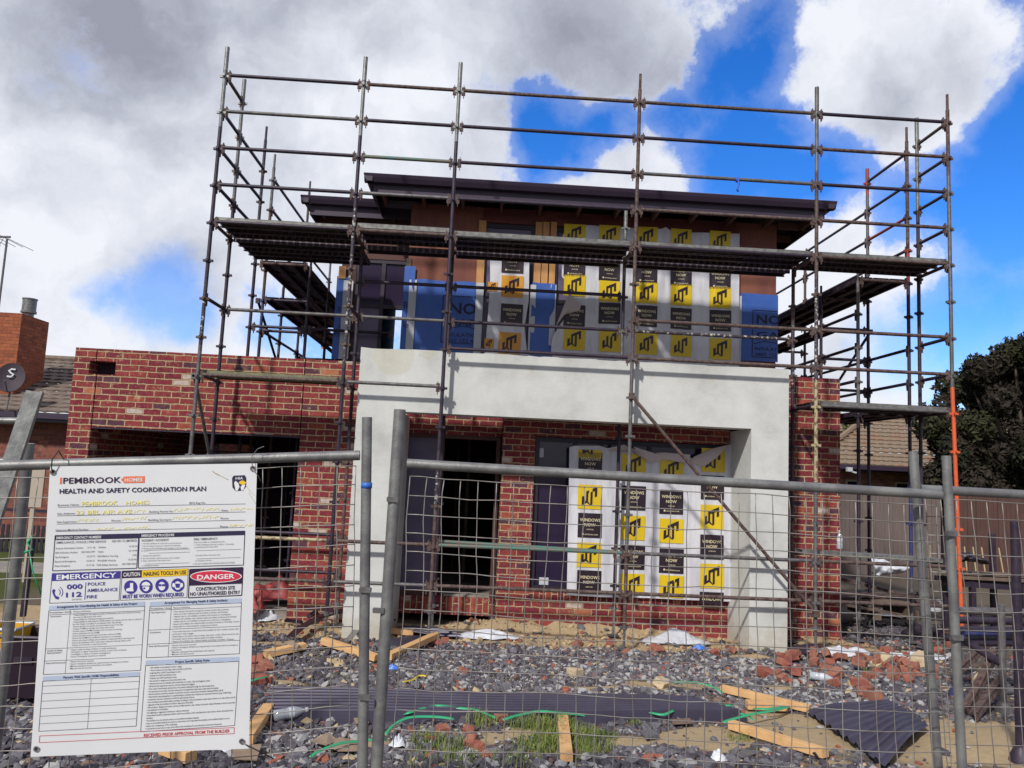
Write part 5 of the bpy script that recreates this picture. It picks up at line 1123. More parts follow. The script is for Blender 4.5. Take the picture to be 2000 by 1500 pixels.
rail_obj('plastic_trim', (557, 1224), (588, 1228), .05, .03, 'black and white plastic trim lying on gravel near the garage', 'trim', 'film_black', .08)
def strap(name, pts, label, m_, wd=.02, lift=.035, cat='strap', group=None, arch=0.0, th=.002):
    q = [np.array(G(*p)) for p in pts]; out_ = []
    for i in range(len(q) - 1):
        for k in range(6):
            s_ = k / 6; p0 = q[max(i - 1, 0)]; p1 = q[i]; p2 = q[i + 1]; p3 = q[min(i + 2, len(q) - 1)]
            out_.append(.5 * (2 * p1 + (p2 - p0) * s_ + (2 * p0 - 5 * p1 + 4 * p2 - p3) * s_ ** 2 + (3 * p1 - p0 - 3 * p2 + p3) * s_ ** 3))
    out_.append(q[-1]); n = len(out_)
    out_ = [p + (0, 0, lift + arch * math.sin(math.pi * i / (n - 1)) + .002 * math.sin(i * .9)) for i, p in enumerate(out_)]
    mb = MB(); mb.ribbon(out_, wd, th, up=(0, -.55, .83))
    return tag(mb.build(name, m_, smooth=True), label, cat, group)
M['strap_green'] = mat('green_strapping', (.035, .36, .17), .4)
GS = 'green packing straps'
for pts, lb in ((((748, 1400), (785, 1413), (802, 1411), (840, 1401), (864, 1399), (930, 1406), (967, 1418)), 'green packing strap arching just below the long dark sheets'),
                (((752, 1452), (777, 1431), (821, 1420), (886, 1421)), 'green packing strap bending down towards the fence post'), (((604, 1499), (641, 1483), (697, 1471), (753, 1463)), 'green packing strap running past the cardboard at the bottom'),
                (((982, 1423), (1038, 1411), (1088, 1412), (1147, 1414)), 'green packing strap crossing behind the upright pine stud'), (((1203, 1400), (1244, 1405), (1292, 1415), (1318, 1407), (1341, 1396), (1381, 1392), (1430, 1393)), 'wavy green packing strap under the front edge of the dark sheets'),
                (((1316, 1346), (1345, 1349), (1381, 1354), (1412, 1367)), 'green packing strap over the far right end of the sheets'), (((1369, 1401), (1410, 1409), (1453, 1414), (1470, 1422)), 'green packing strap touching the lower right pine stud'),
                (((1412, 1428), (1445, 1420), (1509, 1407), (1542, 1395)), 'green packing strap folded to a point by the short pine block'), (((1470, 1400), (1500, 1404), (1542, 1396)), 'short green packing strap meeting the folded strap tip'),
                (((470, 1352), (500, 1345), (532, 1336)), 'green packing strap behind the right edge of the sign')):
    strap('packing_strap', pts, lb, 'strap_green', .023, .062, group=GS, arch=.02)
strap('damp_course_strip', ((567, 1260), (580, 1250), (602, 1238), (640, 1222), (672, 1216), (700, 1219), (735, 1224), (768, 1228)), 'long black plastic strip snaking from the gravel to the portico leg', 'film_black', .11, .09, 'plastic strip', arch=.06, th=.004)
strap('yellow_strip', ((786, 1341), (806, 1336), (818, 1328), (832, 1329)), 'thin yellow plastic strip above the long dark sheets', mat('yellow_plastic', (.62, .47, .03), .5), .02, .04, 'plastic strip')
strap('yellow_level', ((868, 1196), (898, 1196)), 'yellow strip lying at the foot of the entry step', 'film_yellow', .03, .06, 'plastic strip', th=.015)
M['clear'] = mat('crumpled_clear_plastic', (.58, .60, .66), .22, 0, (.40, .40, .45), 9, .8, .5, 14, spec=.7)
M['white_plastic'] = mat('white_plastic_bag', (.66, .68, .74), .4, 0, (.52, .54, .62), 9, .8, .4, 16)
def crumple(name, px, py, rx, ry, h, label, m_, cat='plastic sheet', seed=0, base=None, group=None):
    c = np.array(G(px, py)) if base is None else np.array(base); rg_ = random.Random(seed); ph = rg_.uniform(0, 60); nu, nv = 26, 18
    def fn(u, v):
        a = u * 2 * math.pi; q = v; e = 1 + .5 * float(vnoise(ph + math.cos(a) * 1.5 + 5, math.sin(a) * 1.5 + ph))
        x_ = rx * q * e * math.cos(a); y_ = ry * q * e * math.sin(a)
        z_ = (h * (1 - q * q) * (1 + 1.3 * float(vnoise(ph + x_ / rx * 3, y_ / ry * 3 + ph))) + h * .55 * abs(float(vnoise(ph + x_ / rx * 8, y_ / ry * 7))))
        zz = float(hgt(c[0] + x_, c[1] + y_)) if base is None else c[2]
        return (c[0] + x_, c[1] + y_, zz + .018 + z_)
    return tag(MB().grid(fn, nu, nv).build(name, m_, smooth=True), label, cat, group)
crumple('plastic_sheet', 955, 1247, .42, .16, .06, 'white plastic sheet crumpled in front of the entry step', 'white_plastic', seed=1)
crumple('plastic_sheet', 1320, 1258, .52, .20, .11, 'clear plastic sheet crumpled below the ground floor window', 'clear', seed=2)
crumple('blue_rag', 1368, 1270, .10, .05, .05, 'bright blue plastic scrap next to the clear sheet below the window', mat('blue_rag', (.03, .16, .60), .5), 'rag', seed=3)
crumple('plastic_sheet', 1640, 1278, .45, .18, .07, 'white plastic sheet beside the right portico leg at the broken bricks', 'white_plastic', seed=4)
crumple('plastic_sheet', 1790, 1287, .5, .12, .05, 'white plastic sheet behind the brick rubble and leaning post', 'white_plastic', seed=5)
crumple('plastic_sheet', 1745, 1205, .42, .2, .10, 'clear plastic sheet on the ground under the right scaffold', 'clear', seed=6)
crumple('blue_wrapper', 768, 1309, .075, .03, .03, 'small blue wrapper on the gravel right of the fence posts', mat('blue_wrapper', (.03, .15, .62), .4), 'wrapper', seed=7)
crumple('foil_wrapper', 440, 1468, .10, .05, .04, 'silvery wrapper below the lower edge of the sign', 'clear', 'wrapper', seed=8)
crumple('paper_scrap', 776, 1462, .06, .04, .05, 'crumpled white paper beside the right fence post foot', 'white_plastic', 'paper', seed=9)
crumple('paper_cup', 1402, 1488, .06, .045, .045, 'crushed white cup lying at the bottom edge of the site', 'white_plastic', 'cup', seed=10)
crumple('plastic_bag', 520, 1212, .18, .12, .08, 'clear plastic bag on the rubble in front of the garage', 'clear', 'plastic bag', seed=11)
crumple('paper_scrap', 664, 1305, .06, .04, .05, 'cream paper scrap left of the fence posts', 'chip_sand', 'paper', seed=12)
crumple('red_bag', 0, 0, .42, .3, .22, 'red plastic bag heaped in the garage doorway', mat('red_plastic', (.30, .05, .05), .5, 0, (.20, .035, .04), 8, .8, .4, 14), 'plastic bag', seed=13, base=P(535, 1168, 1.5) + np.array((0, 0, -.02)))
crumple('red_bag', 0, 0, .14, .14, .26, 'small red plastic bag at the edge of the sign', mat('red_plastic_faded', (.38, .07, .06), .5), 'plastic bag', seed=14, base=P(496, 1195, .9) + np.array((0, 0, -.02)))
def bottle(p, ax, L, r, label, cap):
    p = np.array(p, float); ax = np.array(ax, float); ax /= np.linalg.norm(ax)
    o = thing('plastic_bottle', p, label, 'bottle')
    prof = [(0, .75), (.02, 1), (.3, 1), (.34, .93), (.38, 1), (.62, 1), (.78, .6), (.86, .36), (.90, .36)]
    MB().path([p + ax * L * a for a, _ in prof], r, 14, rad=[r * k for _, k in prof]).build('body', mat('clear_bottle_plastic', (.70, .76, .84), .08, trans=.45, spec=.7), o, smooth=True)
    MB().path([p + ax * L * .905, p + ax * L * 1.0], r * .42, 12).build('cap', cap, o, smooth=True)
    MB().path([p + ax * L * .42, p + ax * L * .58], r * 1.02, 14, cap=False).build('paper_band', 'white_plastic', o, smooth=True)
capb = mat('blue_cap', (.03, .06, .50), .4); capw = mat('white_cap', (.7, .7, .7), .4)
bottle(G(533, 1416, .065), (1, .45, .10), .26, .042, 'clear plastic bottle lying below the left end of the dark sheets', capw)
bottle(G(1582, 1330, .06), (.85, -.55, .0), .25, .04, 'clear plastic bottle with blue cap lying against the broken bricks', capb)
bp = P(1640, 1072, .3); bottle(bp + np.array((0, 0, .0)), (0, 0, 1), .24, .037, 'clear plastic bottle standing on the low plank by the brick wall', capw)

crumple('black_plastic', 1700, 1180, .45, .3, .16, 'black plastic heap on the ground under the right scaffold', 'film_black', seed=15)
crumple('black_plastic', 1810, 1240, .35, .2, .10, 'black plastic scrap between the leaning post and the right scaffold', 'film_black', seed=16)
# broken bricks
M['broken_brick'] = mat('broken_brick_face', (.25, .080, .055), .92, 0, (.34, .16, .11), 14, .8, .5, 50)
M['broken_brick2'] = mat('broken_brick_dark', (.22, .055, .045), .92, 0, (.33, .12, .08), 14, .8, .5, 50)
M['sandstone'] = mat('sandstone_lump', (.56, .46, .30), .92, 0, (.44, .34, .22), 14, .8, .5, 50)
br_ = random.Random(21)
def chunk(px, py, label, size=None, m_=None, lift=0.0, group='broken bricks in the rubble', name='broken_brick', cat='brick'):
    c = np.array(G(px, py)); L, W_, H = size or (br_.uniform(.07, .20), br_.uniform(.08, .11), .075)
    v = [];
    for sx in (-1, 1):
        for sy in (-1, 1):
            for sz in (-1, 1):
                j = lambda s_: 1 + br_.uniform(-.22, .10) if s_ > 0 else 1 + br_.uniform(-.05, .05)
                v.append(np.array((sx * L / 2 * j(sx), sy * W_ / 2 * j(sy), sz * H / 2 * (1 + br_.uniform(-.1, .1)))))
    a, t1, t2 = br_.uniform(0, 6.28), br_.gauss(0, .3), br_.gauss(0, .3)
    Rm = np.array(Matrix.Rotation(a, 3, 'Z') @ Matrix.Rotation(t1, 3, 'X') @ Matrix.Rotation(t2, 3, 'Y'))
    v = [Rm @ q + c + (0, 0, H * .45 + lift) for q in v]
    f = [(0, 1, 3, 2), (4, 6, 7, 5), (0, 4, 5, 1), (2, 3, 7, 6), (0, 2, 6, 4), (1, 5, 7, 3)]
    me = bpy.data.meshes.new(name); me.from_pydata([tuple(map(float, q)) for q in v], [], f)
    import bmesh
    bm = bmesh.new(); bm.from_mesh(me); bmesh.ops.bevel(bm, geom=list(bm.edges), offset=.006, segments=1, affect='EDGES', profile=.5)
    bmesh.ops.recalc_face_normals(bm, faces=list(bm.faces))
    for q in bm.verts: q.co += Vector((br_.uniform(-1, 1), br_.uniform(-1, 1), br_.uniform(-1, 1))) * .0035
    bm.to_mesh(me); bm.free(); me.materials.append(M[m_ or br_.choice(['broken_brick', 'broken_brick', 'broken_brick2'])])
    o = bpy.data.objects.new(name, me); COL.objects.link(o); tag(o, label, cat, group)
heap = 'broken red brick in the rubble heap right of the portico'
for _ in range(52):
    px = br_.uniform(1485, 1850); py = br_.gauss(1308, 20)
    if not 1272 < py < 1372 or (1570 < px < 1615 and 1318 < py < 1345): continue
    chunk(px, py, heap, lift=br_.choice([0, 0, 0, .04, .07]))
for px, py in ((1495, 1325), (1552, 1322), (1630, 1330), (1615, 1288), (1705, 1372), (1690, 1362), (1770, 1310), (1745, 1330)): chunk(px, py, heap, (.20, .11, .09), lift=.02)
chunk(1860, 1262, 'broken red brick by the fence post right of the leaning post', (.23, .11, .076)); chunk(1832, 1275, 'pinkish broken brick face up between the two right fence posts', (.16, .1, .076), 'chip_red')
chunk(1720, 1306, 'cream sandstone slab leaning in the brick rubble', (.26, .13, .06), 'sandstone', .06, None, 'sandstone_lump', 'stone'); chunk(1800, 1305, 'big cream sandstone lump behind the leaning fence post', (.26, .2, .13), 'sandstone', .03, None, 'sandstone_lump', 'stone')
chunk(1122, 1322, 'round cream sandstone lump alone on the gravel', (.15, .12, .09), 'sandstone', 0, None, 'sandstone_lump', 'stone'); chunk(1292, 1342, 'cream sandstone lump at the edge of the sand patch', (.13, .12, .08), 'sandstone', 0, None, 'sandstone_lump', 'stone')
far = 'small broken brick on the gravel below the house wall'
for px, py in ((1190, 1262), (1130, 1260), (1285, 1275), (1220, 1280), (1430, 1276), (1395, 1280), (700, 1240), (1126, 1265), (850, 1262), (868, 1256)): chunk(px, py, far, (br_.uniform(.08, .16), .09, .07), group='small broken bricks below the wall')
nearl = 'orange broken brick among gravel and weeds at the bottom'
for px, py in ((915, 1435), (918, 1455), (975, 1408), (932, 1468), (865, 1433), (905, 1315), (1440, 1402)): chunk(px, py, nearl, (br_.uniform(.07, .15), .09, .06), group='broken bricks at the bottom')
for px, py in ((500, 1318), (510, 1335), (488, 1340), (520, 1310), (496, 1300)): chunk(px, py, 'red brick lying beside the right edge of the sign', (.2, .11, .076), group='bricks beside the sign')
# ------------------------------------------------------------------ neighbours
def tile_slope(mb, e0, e1, up, rows, shrink0=0, shrink1=0, pitch=.3, wave_=.025, step=.03, mi=0):
    """courses of tiles: eave from e0 to e1, 'up' = vector of one course, ends shrink per course"""
    e0 = np.array(e0, float); e1 = np.array(e1, float); up = np.array(up, float); ed = (e1 - e0) / np.linalg.norm(e1 - e0)
    nrm = np.cross(ed, up); nrm /= np.linalg.norm(nrm)
    if nrm[2] < 0: nrm = -nrm
    for r_ in range(rows):
        a = e0 + up * r_ + ed * shrink0 * r_; b_ = e1 + up * r_ - ed * shrink1 * r_; L = np.linalg.norm(b_ - a)
        if np.dot(b_ - a, ed) < .3: break
        n = max(8, int(L / .075)); V = []
        j = random.uniform(-.01, .01)
        for i in range(n + 1):
            p = a + ed * L * i / n; w_ = wave_ * abs(math.sin(i * math.pi / 4 + r_ * 1.57)) + j
            V += [p + nrm * (step + w_ * .9) - up * .06 - nrm * .045, p + nrm * (step + w_) - up * .06, p + up + nrm * (w_ * .6)]
        F = []
        for i in range(n): F += [(3 * i, 3 * i + 3, 3 * i + 4, 3 * i + 1), (3 * i + 1, 3 * i + 4, 3 * i + 5, 3 * i + 2)]
        mb.add(V, F, mi)
M['tile_old'] = mat('mossy_terracotta_tiles', (.15, .105, .09), .9, 0, (.21, .17, .14), 3.0, .9, .3, 30)
M['tile_tan'] = mat('tan_terracotta_tiles', (.225, .165, .115), .9, 0, (.29, .125, .07), 1.6, .8, .3, 30, lo=.5, hi=.75)
LH = thing('neighbour_house', (-9, 13, .3), 'brick neighbour house with tiled roof and tall orange chimney at the left edge', 'house')
MB().box((-18, 9.55, 0), (-3.4, 19, 3.1)).build('wall', 'plum_brick', LH)
rb = MB(); tile_slope(rb, (-18.5, 9.0, 3.24), (-2.9, 9.0, 3.24), (0, .3, .123), 14, 0, .3); tile_slope(rb, (-2.9, 9.0, 3.24), (-2.9, 19.5, 3.24), (-.3, 0, .123), 14, .3, .3)
rb.box((-18.4, 9.1, 3.12), (-3.0, 19.4, 3.2)); lr = rb.build('roof', 'tile_old', LH)
MB().path([(-18.5, 13.2, 5.02), (-7.1, 13.2, 5.02), (-2.95, 9.05, 3.3)], .09, 8).build('ridge_cap', 'tile_old', lr)
MB().box((-18.6, 8.88, 3.08), (-2.8, 8.99, 3.22)).box((-18.5, 8.992, 3.0), (-2.9, 9.02, 3.2)).box((-2.92, 9.03, 3.0), (-2.8, 19.4, 3.22)).build('gutter', 'gutter', lr)
cx = P(43, 612, 10.0); c2 = P(95, 631, 11.2)
ch = MB().box((cx[0] - 1.1, 10.0, 2.5), (cx[0], 11.25, cx[2])).build('chimney', 'orange_brick', lr)
fx, fy, fz = cx[0] - .28, 10.75, cx[2]
smooth_tubes(MB().tube((fx, fy, fz - .05), (fx, fy, fz + .14), .13, 16).tube((fx, fy, fz + .14), (fx, fy, fz + .19), .19, 16).tube((fx, fy, fz + .19), (fx, fy, fz + .50), .17, 16).tube((fx, fy, fz + .50), (fx, fy, fz + .53), .185, 16).build('flue_cowl', 'galv', ch))
wn = MB().box((-12.3, 9.50, 1.1), (-10.4, 9.549, 2.3)).build('window', 'alu', LH); MB().box((-12.2, 9.49, 1.2), (-10.5, 9.499, 2.2)).build('pane', 'glass', wn)
# satellite dish on the eave
dc = P(20, 737, 8.7); DS = thing('satellite_dish', (dc[0], 8.9, dc[2] - .55), 'dark plum satellite dish with a pale swirl on the neighbour roof edge', 'satellite dish')
nd = np.array((.25, -.93, .28)); nd /= np.linalg.norm(nd); ax = np.cross((0, 0, 1), nd); ax /= np.linalg.norm(ax); ay = np.cross(nd, ax)
V = []; F = []
for k in range(5):
    for i in range(28):
        a = 2 * math.pi * i / 28; q = k / 4; V.append(dc + (ax * math.cos(a) * .31 + ay * math.sin(a) * .37) * q + nd * .07 * (q * q - 1))
for k in range(4):
    for i in range(28): F.append((k * 28 + i, k * 28 + (i + 1) % 28, (k + 1) * 28 + (i + 1) % 28, (k + 1) * 28 + i))
dm = MB().add(V, F); dm.add([p - nd * .02 for p in V], [tuple(reversed(f)) for f in F]); dm.build('dish', mat('plum_dish', (.035, .022, .036), .7), DS, smooth=True)
MB().path([dc - nd * .08, dc - nd * .2 - ay * .2, dc - nd * .18 - ay * .75], .025, 8).path([dc - ay * .36, dc + nd * .3 - ay * .2], .014, 6).build('mount', 'galv_dull', DS)
sg = MB(); sw = [dc + nd * -.03 + ax * x_ + ay * z_ for x_, z_ in ((.07, .21), (-.01, .22), (-.06, .17), (-.01, .12), (.05, .08), (.0, .02), (-.08, .03))]
sg.ribbon([p + nd * .015 for p in sw], .04, .004, up=nd); sg.build('pale_swirl', 'wrap_edge', DS)
# tv antenna
at_ = P(14, 466, 11); ab = P(-14, 690, 11); AN = thing('tv_antenna', ab, 'thin television antenna on a tall pole at the left edge', 'antenna')
MB().tube(ab + np.array((0, 0, -1.6)), at_, .028, 8).build('pole', 'galv_dull', AN)
am = MB().tube(at_ + (-1.1, 0, .0), at_ + (.08, 0, .05), .03, 6)
for i in range(6): c = at_ + np.array((-1.05 + i * .2, 0, .01)); am.tube(c + (-.25, -.4, .12), c + (.25, .4, -.12), .008, 5)
am.tube(at_ + (.02, 0, .0), at_ + (.55, .3, -.22), .008, 5).tube(at_ + (-.1, 0, 0), at_ + (-.3, 0, -.45), .008, 5); am.build('boom', 'galv_dull', AN)
# brick outbuilding seen through the garage
SB = thing('brick_outbuilding', (-2.5, 15, .3), 'orange brick outbuilding seen through the back of the garage', 'outbuilding')
MB().box((-7.5, 14.5, .2), (.5, 17, 3.4)).build('wall', 'orange_brick', SB); MB().box((-7.7, 14.3, 3.402), (.7, 17.2, 3.5)).build('roof', 'roof_metal', SB)
g0 = P(424, 882, 6.4); g1 = P(496, 886, 6.4); GT_ = thing('wire_gate', (g0[0], 6.4, .33), 'silver wire mesh gate inside the dark garage', 'gate')
MB().path([(g0[0] - .6, 6.4, .35), (g0[0] - .6, 6.4, g0[2]), (g1[0], 6.4, g0[2]), (g1[0] + .02, 6.4, g0[2] - .06), (g1[0] + .02, 6.4, .35)], .02, 8).build('frame', 'galv', GT_, smooth=True)
wm = MB()
for i in range(26):
    x_ = g0[0] - .6 + (g1[0] - g0[0] + .6) * i / 25; wm.tube((x_, 6.4, .4), (x_, 6.4, g0[2]), .004, 4)
for j in range(20): wm.tube((g0[0] - .6, 6.4, .45 + j * .1), (g1[0], 6.4, .45 + j * .1), .004, 4)
wm.build('wire_mesh', 'galv', GT_)

# right-hand house
RH = thing('tiled_neighbour_house', (19, 17, .3), 'low brick house with tan tiled roof behind the paling fence', 'house')
ex = P(1585, 903, 14.0)[0]; ez = 3.03
MB().box((ex + .55, 14.55, 0), (ex + 15, 22, ez - .05)).build('wall', mat_b := brick_mat('salmon_brick', [(0, (.24, .10, .075)), (.3, (.29, .125, .09)), (.6, (.21, .085, .07)), (.85, (.32, .16, .11))], (.27, .21, .17), ms=.01, wob=.003), RH)
rb = MB(); tile_slope(rb, (ex, 14, ez), (ex + 16, 14, ez), (0, .31, .152), 16, .31, 0, wave_=.02, step=.045); tile_slope(rb, (ex, 22.5, ez), (ex, 14, ez), (.31, 0, .152), 16, .31, .31)
rb.box((ex + .1, 14.1, ez - .1), (ex + 15.5, 22.4, ez - .04)); rr_ = rb.build('roof', 'tile_tan', RH)
hp_ = MB(); kk = 14
for i in range(kk): p = np.array((ex + .31 * i, 14 + .31 * i, ez + .152 * i + .06)); hp_.path([p, p + (.33, .33, .175)], .10, 7)
hp_.build('hip_cap', 'tile_tan', rr_)
MB().box((ex - .05, 13.88, ez - .14), (ex + 16, 13.99, ez)).box((ex + .02, 13.992, ez - .2), (ex + 16, 14.02, ez - .02)).build('gutter', 'gutter', rr_)
for px0, px1 in ((1652, 1678), (1748, 1776)):
    a = P(px0, 930, 14.5)[0]; b_ = P(px1, 930, 14.5)[0]
    wn = MB().box((a, 14.50, 1.0), (a + .06, 14.548, 2.5)).box((b_ - .06, 14.50, 1.0), (b_, 14.548, 2.5)).box((a, 14.50, 2.502), (b_, 14.548, 2.56)).build('window', mat('cream_window_frame', (.45, .38, .27), .6), RH)
    MB().box((a + .06, 14.515, 1.0), (b_ - .06, 14.53, 2.5)).build('pane', 'glass', wn)
q = P(1659, 917, 13.8); tag(MB().box((q[0] - .08, 13.75, q[2] - .06), (q[0] + .08, 13.87, q[2] + .07)).bar((q[0], 13.81, q[2] - .05), (q[0] + .22, 13.81, q[2] - .09), .06, .05).build('eave_light', 'wrap_edge'), 'small white light fitting under the right neighbour eave', 'light')
def paling_fence(x0, x1, y0, y1, zt, m_, label):
    o = thing('paling_fence', ((x0 + x1) / 2, (y0 + y1) / 2, .4), label, 'fence', 'paling fences on the right boundary')
    mb = MB(); L = math.hypot(x1 - x0, y1 - y0); n = int(L / .105); d = np.array((x1 - x0, y1 - y0, 0)) / L; nn = np.array((d[1], -d[0], 0))
    for i in range(n):
        p = np.array((x0, y0, 0)) + d * (i * .105 + .05); h = zt + random.uniform(-.03, .03); off = nn * random.uniform(0, .012)
        mb.bar(p + off + (0, 0, .2), p + off + (0, 0, h), .098, .016, up=nn)
    mb.build('palings', m_, o)
    rl = MB()
    for z in (.8, 1.9): rl.bar((x0, y0, z) - nn * .04, (x1, y1, z) - nn * .04, .045, .07)
    rl.build('rail', 'old_timber', o)
M['paling_grey'] = mat('grey_palings', (.155, .12, .115), .9, 0, (.13, .10, .09), 4, .8, .3, 40, stretch=(6, 6, .5))  # grey timber, base colour lowered for shade
M['paling_red_shaded'] = mat('red_brown_shaded_palings', (.105, .05, .042), .9, 0, (.065, .035, .032), 4, .8, .3, 40, stretch=(6, 6, .5))  # darker palings, tree shade painted into the colour
paling_fence(9.5, 15.2, 9.6, 9.0, 2.33, 'paling_grey', 'grey weathered paling fence below the tan tiled house')
paling_fence(15.25, 26, 8.98, 8.0, 2.30, 'paling_red_shaded', 'reddish paling fence coloured as shaded under the big dark tree')

# trees
def tree(name, base, crown, leaf, nleaf, mats, label, trunk_r, clumps, seed, group=None):
    """clumps: list of (x,y,z,r) in metres"""
    o = thing(name, base, label, 'tree', group); g = np.random.default_rng(seed)
    tb = MB(); top_ = np.array(crown)
    tb.path([np.array(base), np.array(base) * .5 + top_ * .5 + (.1, .05, -.2), top_], trunk_r, 9, rad=[trunk_r * 1.2, trunk_r * .8, trunk_r * .4])
    for c in clumps[::3]:
        s_ = np.array(base) + (top_ - np.array(base)) * g.uniform(.3, .7); e_ = np.array(c[:3]); tb.path([s_, (s_ + e_) / 2 + (0, 0, -.15), e_], .05, 6, rad=[trunk_r * .45, trunk_r * .3, .02])
    tb.build('trunk', 'bark', o)
    w_ = np.array([c[3] ** 2 for c in clumps]); w_ /= w_.sum(); ci = g.choice(len(clumps), nleaf, p=w_); C_ = np.array(clumps)[ci]
    d = g.normal(size=(nleaf, 3)); d /= np.linalg.norm(d, axis=1)[:, None]
    rr = C_[:, 3] * (.72 + .34 * g.random(nleaf) ** .6) * (1 + .18 * np.sin(d[:, 0] * 9 + C_[:, 0] * 5) * np.sin(d[:, 2] * 8 + C_[:, 1] * 3))
    c = C_[:, :3] + d * rr[:, None]
    nrm = d + g.normal(0, .55, (nleaf, 3)); nrm /= np.linalg.norm(nrm, axis=1)[:, None]
    a = np.cross(nrm, g.normal(size=(nleaf, 3))); a /= np.linalg.norm(a, axis=1)[:, None]; b_ = np.cross(nrm, a)
    sz = leaf * g.uniform(.6, 1.3, nleaf)
    V = np.stack([c - a * sz[:, None], c + b_ * sz[:, None] * .42, c + a * sz[:, None], c - b_ * sz[:, None] * .42], 1).reshape(-1, 3)
    me = bpy.data.meshes.new('crown'); me.vertices.add(nleaf * 4); me.vertices.foreach_set('co', V.reshape(-1).astype(np.float32))
    me.loops.add(nleaf * 4); me.loops.foreach_set('vertex_index', np.arange(nleaf * 4, dtype=np.int32)); me.polygons.add(nleaf)
    me.polygons.foreach_set('loop_start', np.arange(0, nleaf * 4, 4, dtype=np.int32)); me.polygons.foreach_set('loop_total', np.full(nleaf, 4, np.int32))
    for q in mats: me.materials.append(M[q])
    cm = (g.random(len(clumps)) * len(mats)).astype(int)[ci]; me.polygons.foreach_set('material_index', np.where(g.random(nleaf) < .75, cm, g.integers(0, len(mats), nleaf)).astype(np.int32))
    me.update(calc_edges=True); co = bpy.data.objects.new('crown', me); COL.objects.link(co); co.parent = o; co.location = -o.location
M['bark'] = mat('bark', (.09, .065, .05), .95, 0, (.14, .11, .09), 8, .8, .4, 30)
M['leaf_dark'] = mat('dark_olive_leaf', (.018, .022, .013), .7, spec=.15); M['leaf_plum'] = mat('plum_leaf', (.034, .027, .021), .7, spec=.15); M['leaf_olive'] = mat('olive_leaf', (.038, .041, .019), .7, spec=.15)
M['leaf_yellow'] = mat('yellow_green_leaf', (.22, .23, .05), .6); M['leaf_green'] = mat('green_leaf', (.11, .15, .04), .6)
g = np.random.default_rng(9); cl = []
tc = P(2010, 830, 12.5)
for _ in range(170):
    px = g.uniform(1815, 2290); py = g.uniform(640, 985)
    lim = np.interp(px, [1812, 1840, 1880, 1930, 1985, 2060, 2160, 2300], [775, 742, 700, 672, 642, 640, 680, 830])
    if py < lim + 20: continue
    q = P(px, py, 12.5 + g.uniform(-2.0, 2.0)); cl.append((q[0], q[1], q[2], g.uniform(.32, .62)))
for px, py in ((1830, 800), (1845, 775), (1870, 745), (1890, 720), (1925, 700), (1950, 690), (1980, 668), (2000, 662), (1840, 850), (1835, 900), (1850, 940)):
    q = P(px, py + 20, 12.0); cl.append((q[0], q[1], q[2], .34))
tree('broad_tree', (tc[0], 12.5, .3), tc, .085, 125000, ['leaf_dark', 'leaf_plum', 'leaf_plum', 'leaf_olive'], 'big dense dark tree rising behind the fence at the right edge', .22, cl, 5)
cl = []; q0 = P(1648, 850, 17)
for _ in range(16): cl.append((q0[0] + g.uniform(-.9, .35), 17 + g.uniform(-.6, .6), q0[2] + g.uniform(-.9, .6), g.uniform(.2, .4)))
tree('small_tree', (q0[0] - .4, 17, .3), q0, .09, 2600, ['leaf_yellow', 'leaf_green'], 'small yellow green tree peeping out beside the brick side wall', .08, cl, 6)

# ------------------------------------------------------------------ stored material on the right
def tube_obj(name, p0, p1, r, m_, label, cat, group=None, seg=12):
    return tag(smooth_tubes(MB().tube(np.array(p0), np.array(p1), r, seg).build(name, m_)), label, cat, group)
ST = thing('steel_stillage', G(1940, 1400), 'steel stillage with bell shaped feet holding scaffold tubes at the right edge', 'stillage')
ga = G(1960, 1394); gb_ = G(1994, 1488); gc = ga + (-.10, .55, 0); gd = gb_ + (.75, .3, 0)
for (b_, h, m_) in ((ga, 1.0, 'galv_dull'), (gb_, 1.75, 'steel_dark'), (gc, 1.05, 'steel_blue'), (gd, 1.6, 'steel_dark'), (ga + (1.3, .5, 0), 1.3, 'steel_dark')):
    b_ = np.array(b_); mb = MB().tube(b_ + (0, 0, .05), b_ + (0, 0, h), .033, 14).path([b_ + (0, 0, 0.002), b_ + (0, 0, .05), b_ + (0, 0, .11)], .09, 14, rad=[.08, .07, .036]); smooth_tubes(mb.build('upright', m_, ST))
for a, b_, m_ in ((ga + (-.42, 0, .93), ga + (1.2, .1, .93), 'galv_dull'), (gc + (0, 0, .75), gc + (1.9, .1, .75), 'steel_dark'), (ga + (0, 0, .2), ga + (1.3, .45, .2), 'galv_dull'), (gb_ + (0, 0, .3), gd + (0, 0, .3), 'steel_dark'), (gc + (0, 0, .6), ga + (0, 0, .45), 'steel_dark')):
    smooth_tubes(MB().tube(a, b_, .036, 12).build('rail', m_, ST))
for i in range(7):
    p = gc + np.array((.15, .1 + .11 * (i % 4), .50 + .1 * (i // 4) - .02 * (i % 2)))
    tube_obj('scaffold_tube', p, p + (2.2, .3, .02 * (i % 3)), .03, ['steel_dark', 'steel_blue', 'galv_dull'][i % 3], 'dark scaffold tube lying in the stillage at the right edge', 'tube', 'scaffold tubes in the stillage')
